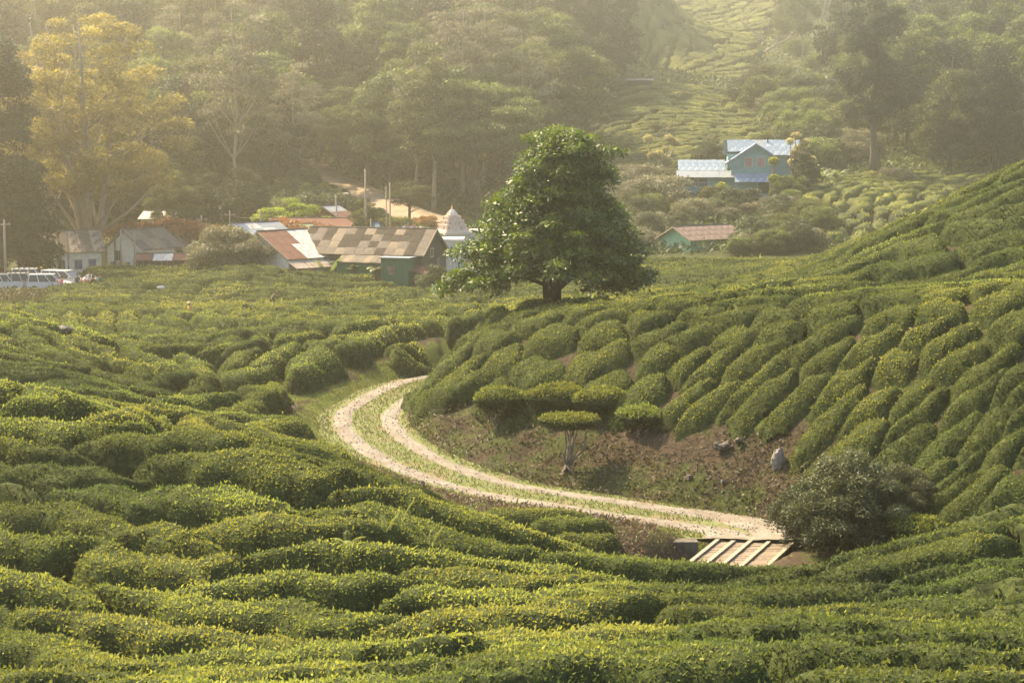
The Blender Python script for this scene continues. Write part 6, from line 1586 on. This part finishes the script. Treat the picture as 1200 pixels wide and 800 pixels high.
def person(px, d, rz, top, legs, label, bend=0.0, hat=None, h=1.62, group=None, bag=None, z=None, arm=.25, hair='hair', step=.12):
    a, _ = ray(px, 300); x = a * d; zz = gz(x, d) if z is None else z
    e = empty('person', (x, d, zz), rz, label, 'person', group); e.scale = (h / 1.72,) * 3
    # one continuous skinned body: pelvis root, torso, neck, head, arms with five fingers, legs and feet
    hip = Vector((0, 0, .90)); q = bend; up = Vector((0, -math.sin(q), math.cos(q))); fw = Vector((0, -math.cos(q), -math.sin(q)))
    vs = [hip, hip + up * .25, hip + up * .47, hip + up * .57, hip + up * .66 + fw * .01, hip + up * .80]; rd = [(.14, .11), (.13, .10), (.16, .10), (.06, .055), (.085, .095), (.06, .07)]
    ed = [(0, 1), (1, 2), (2, 3), (3, 4), (4, 5)]
    def add(v, r, p): vs.append(Vector(v)); rd.append((r, r)); ed.append((p, len(vs) - 1)); return len(vs) - 1
    for s in (-1, 1):
        sh = add(hip + up * .46 + Vector((s * .18, 0, 0)), .055, 2); el = add(vs[sh] + Vector((s * .05, -.03, -.27)) + fw * arm * .3, .042, sh)
        wr = add(vs[el] + Vector((-s * .04, -.05, -.22 + arm * .3)) + fw * arm * .6, .030, el); pm = add(vs[wr] + (vs[wr] - vs[el]).normalized() * .09, .032, wr)
        dr = (vs[wr] - vs[el]).normalized()
        for k in range(4): f1 = add(vs[pm] + dr * (.055 + .012 * (k in (1, 2))) + Vector((0, (k - 1.5) * .022, 0)), .009, pm); add(vs[f1] + dr * .03 + Vector((-s * .015, 0, 0)), .008, f1)
        add(vs[wr] + dr * .06 + Vector((-s * .02, -.045, 0)), .010, wr)
        hp = add(Vector((s * .09, 0, .86)), .085, 0); kn = add(Vector((s * .10, -.03 - s * step * .4, .49)), .060, hp); an = add(Vector((s * .10, .02 - s * step, .09)), .042, kn); add(vs[an] + Vector((0, -.15, -.05)), .035, an)
    me = bpy.data.meshes.new('body'); me.from_pydata([tuple(v) for v in vs], ed, []); me.materials.append(M['skin'])
    o = link('body', me, e); sk = o.modifiers.new('skin', 'SKIN'); sv = me.skin_vertices[0].data
    for i, r in enumerate(rd): sv[i].radius = r
    sv[0].use_root = True; sb = o.modifiers.new('sub', 'SUBSURF'); sb.levels = 1; sb.render_levels = 1
    # face
    hd = hip + up * .73; MB().lathe([(.018, 0), (.010, .05)], tuple(hd + fw * .095 + Vector((0, 0, -.03))), 5).build('nose', M['skin'], e)
    for s in (-1, 1): MB().ball(tuple(hd + fw * .082 + Vector((s * .035, 0, .012))), .012, 6, 4).build('eye', M['c_black'], e)
    MB().box(hd.x - .025, hd.x + .025, (hd + fw * .092).y, (hd + fw * .092).y + .01, hd.z - .062, hd.z - .052).build('mouth', M['c_red'], e)
    # clothes follow the body
    limb_mesh('shirt', [(*(hip + up * -.02), .165, .125), (*(hip + up * .25), .155, .12), (*(hip + up * .43), .19, .12), (*(hip + up * .50), .11, .08)], None).build('shirt', M[top], e, smooth=True)
    for s in (-1, 1):
        base = 6 + (0 if s < 0 else 0)
    ia = [i for i, (p, c) in enumerate(ed) if p == 2 and c > 5]
    for i in ia:
        sh = ed[i][1]; limb_mesh('sleeve', [(*vs[sh], .07, .07), (*vs[sh + 1], .056, .056), (*(vs[sh + 1].lerp(vs[sh + 2], .6)), .045, .045)], None).build('sleeve', M[top], e, smooth=True)
    for p, c in ed:
        if p == 0 and c > 5: limb_mesh('trouser_leg', [(*(vs[c] + Vector((0, 0, .09))), .115, .11), (*vs[c], .105, .105), (*vs[c + 1], .078, .078), (*vs[c + 2], .06, .06)], None).build('trouser_leg', M[legs], e, smooth=True); MB().ball(tuple(vs[c + 2] + Vector((0, -.06, -.045))), .06, 8, 5, (.8, 2.0, .75)).build('shoe', M['c_black'], e)
    MB().ball(tuple(hd + up * .045 - fw * .018), .108, 10, 6, (.93, 1.0, .98)).build('hair', M[hair], e, smooth=True)
    if hat: MB().lathe([(.26, 0), (.25, .015), (.12, .05), (.10, .13), (.05, .16)], tuple(hd + up * .05), 12).build('hat', M[hat], e, smooth=True)
    if bag: MB().ball(tuple(hip + up * .25 - fw * .24), .22, 8, 6, (.9, .7, 1.25)).build('back_basket', M[bag], e)
    return e
person(221, _hp[1] + .6, 2.6, 'c_yellow', 'c_black', 'person in a yellow top and black trousers standing on the tea path', h=1.45, hat='straw')
_x, _y = XY(315, 152), 152
person(315, 152, 1.2, 'c_brown', 'c_white', 'person bent over picking tea below the brown and white roof', bend=.75, hat='c_brown', h=1.55, z=gz(_x, _y) + .05)
_cr = [(90, 176, .3, 'c_black', 'c_jeans', 'person in black beside the nose of the white van'), (95, 175.5, 2.0, 'c_pink', 'c_white', 'person in a pink top near the white van'), (100, 176, -.6, 'c_white', 'c_blue', 'person in white and blue in the middle of the group'),
       (105, 175.4, 1.2, 'c_pink', 'c_black', 'person in pink behind the dark-clothed walker'), (108, 174.6, 2.9, 'c_black', 'c_black', 'person all in black in front of the group'), (112, 175.6, -1.5, 'c_white', 'c_jeans', 'person in white near the right end of the group'),
       (116, 175, .8, 'c_green', 'c_blue', 'person in green at the right end of the group'), (71, 174.6, -.4, 'c_pink', 'c_blue', 'person in pink standing before the white estate car'), (104, 178.5, .2, 'c_white', 'c_brown', 'tallest person at the back of the group')]
for k, (px, d, rz, a_, b_, lab) in enumerate(_cr): person(px, d, rz, a_, b_, lab, h=1.78 if k == 8 else random.Random(k).uniform(1.52, 1.7), group='people gathered by the parked cars', z=gz((px - 600) / FPX * d, d))
person(48, 186, 1.0, 'c_black', 'c_black', 'person in dark clothes and yellow hat in front of the green kiosk', hat='c_yellow')
_zt = CAMZ + ray(470, 279)[1] * 212
for k, (px, c_, b_) in enumerate([(466, 'c_pink', 'c_black'), (473, 'c_white', 'c_jeans'), (476, 'c_blue', 'c_black'), (480, 'c_white', 'c_black'), (482.5, 'c_red', 'c_blue'), (486, 'c_blue', 'c_black'), (488.5, 'c_red', 'c_brown'), (494, 'c_white', 'c_brown')]):
    person(px, 210.5 + (k % 3) * .6, k * 1.3, c_, b_, ['visitor in pink, leftmost behind the patched roof', 'visitor in white next to the one in pink', 'visitor in blue between two in white', 'second visitor in white behind the roof ridge', 'visitor in red beside the second in white', 'second visitor in blue, right of the crowd middle', 'second visitor in red near the temple side', 'visitor in white, rightmost of the crowd'][k], h=1.6 + .04 * (k % 3), group='visitors on the forecourt behind the hall', z=_zt)
_h = hit(189, 347, 40, lift=.6)
tag(MB().ball((0, 0, 0), .24, 9, 6, (1.4, .8, .7), .2, 4).build('harvest_sack', M['c_white'], None, (_h[0], _h[1], _h[2] + .75)), 'white harvest sack lying on the tea above the yellow-clad picker', 'sack')
# ------------------------------------------------------------------ haze
def build_haze(dens=0.00075, g=0.82, col=(1.0, 0.92, 0.70, 1)):
    V = np.array([(x, y, z) for x in (-2600, 2600) for y in (-400, 3100) for z in (3.0 - 8, 128)], float)
    Q = [(0, 1, 3, 2), (4, 6, 7, 5), (0, 4, 5, 1), (2, 3, 7, 6), (0, 2, 6, 4), (1, 5, 7, 3)]
    m = bpy.data.materials.new('haze'); m.use_nodes = True; t = m.node_tree
    for x in list(t.nodes):
        if x.type != 'OUTPUT_MATERIAL': t.nodes.remove(x)
    v = t.nodes.new('ShaderNodeVolumePrincipled'); v.inputs['Density'].default_value = dens; v.inputs['Anisotropy'].default_value = g
    v.inputs['Color'].default_value = col
    t.links.new(v.outputs[0], t.nodes['Material Output'].inputs['Volume'])
    me = np_mesh('haze', V, Q, mats=[m], smooth=np.zeros(6))
    tag(link('haze', me), kind='stuff')
build_haze()
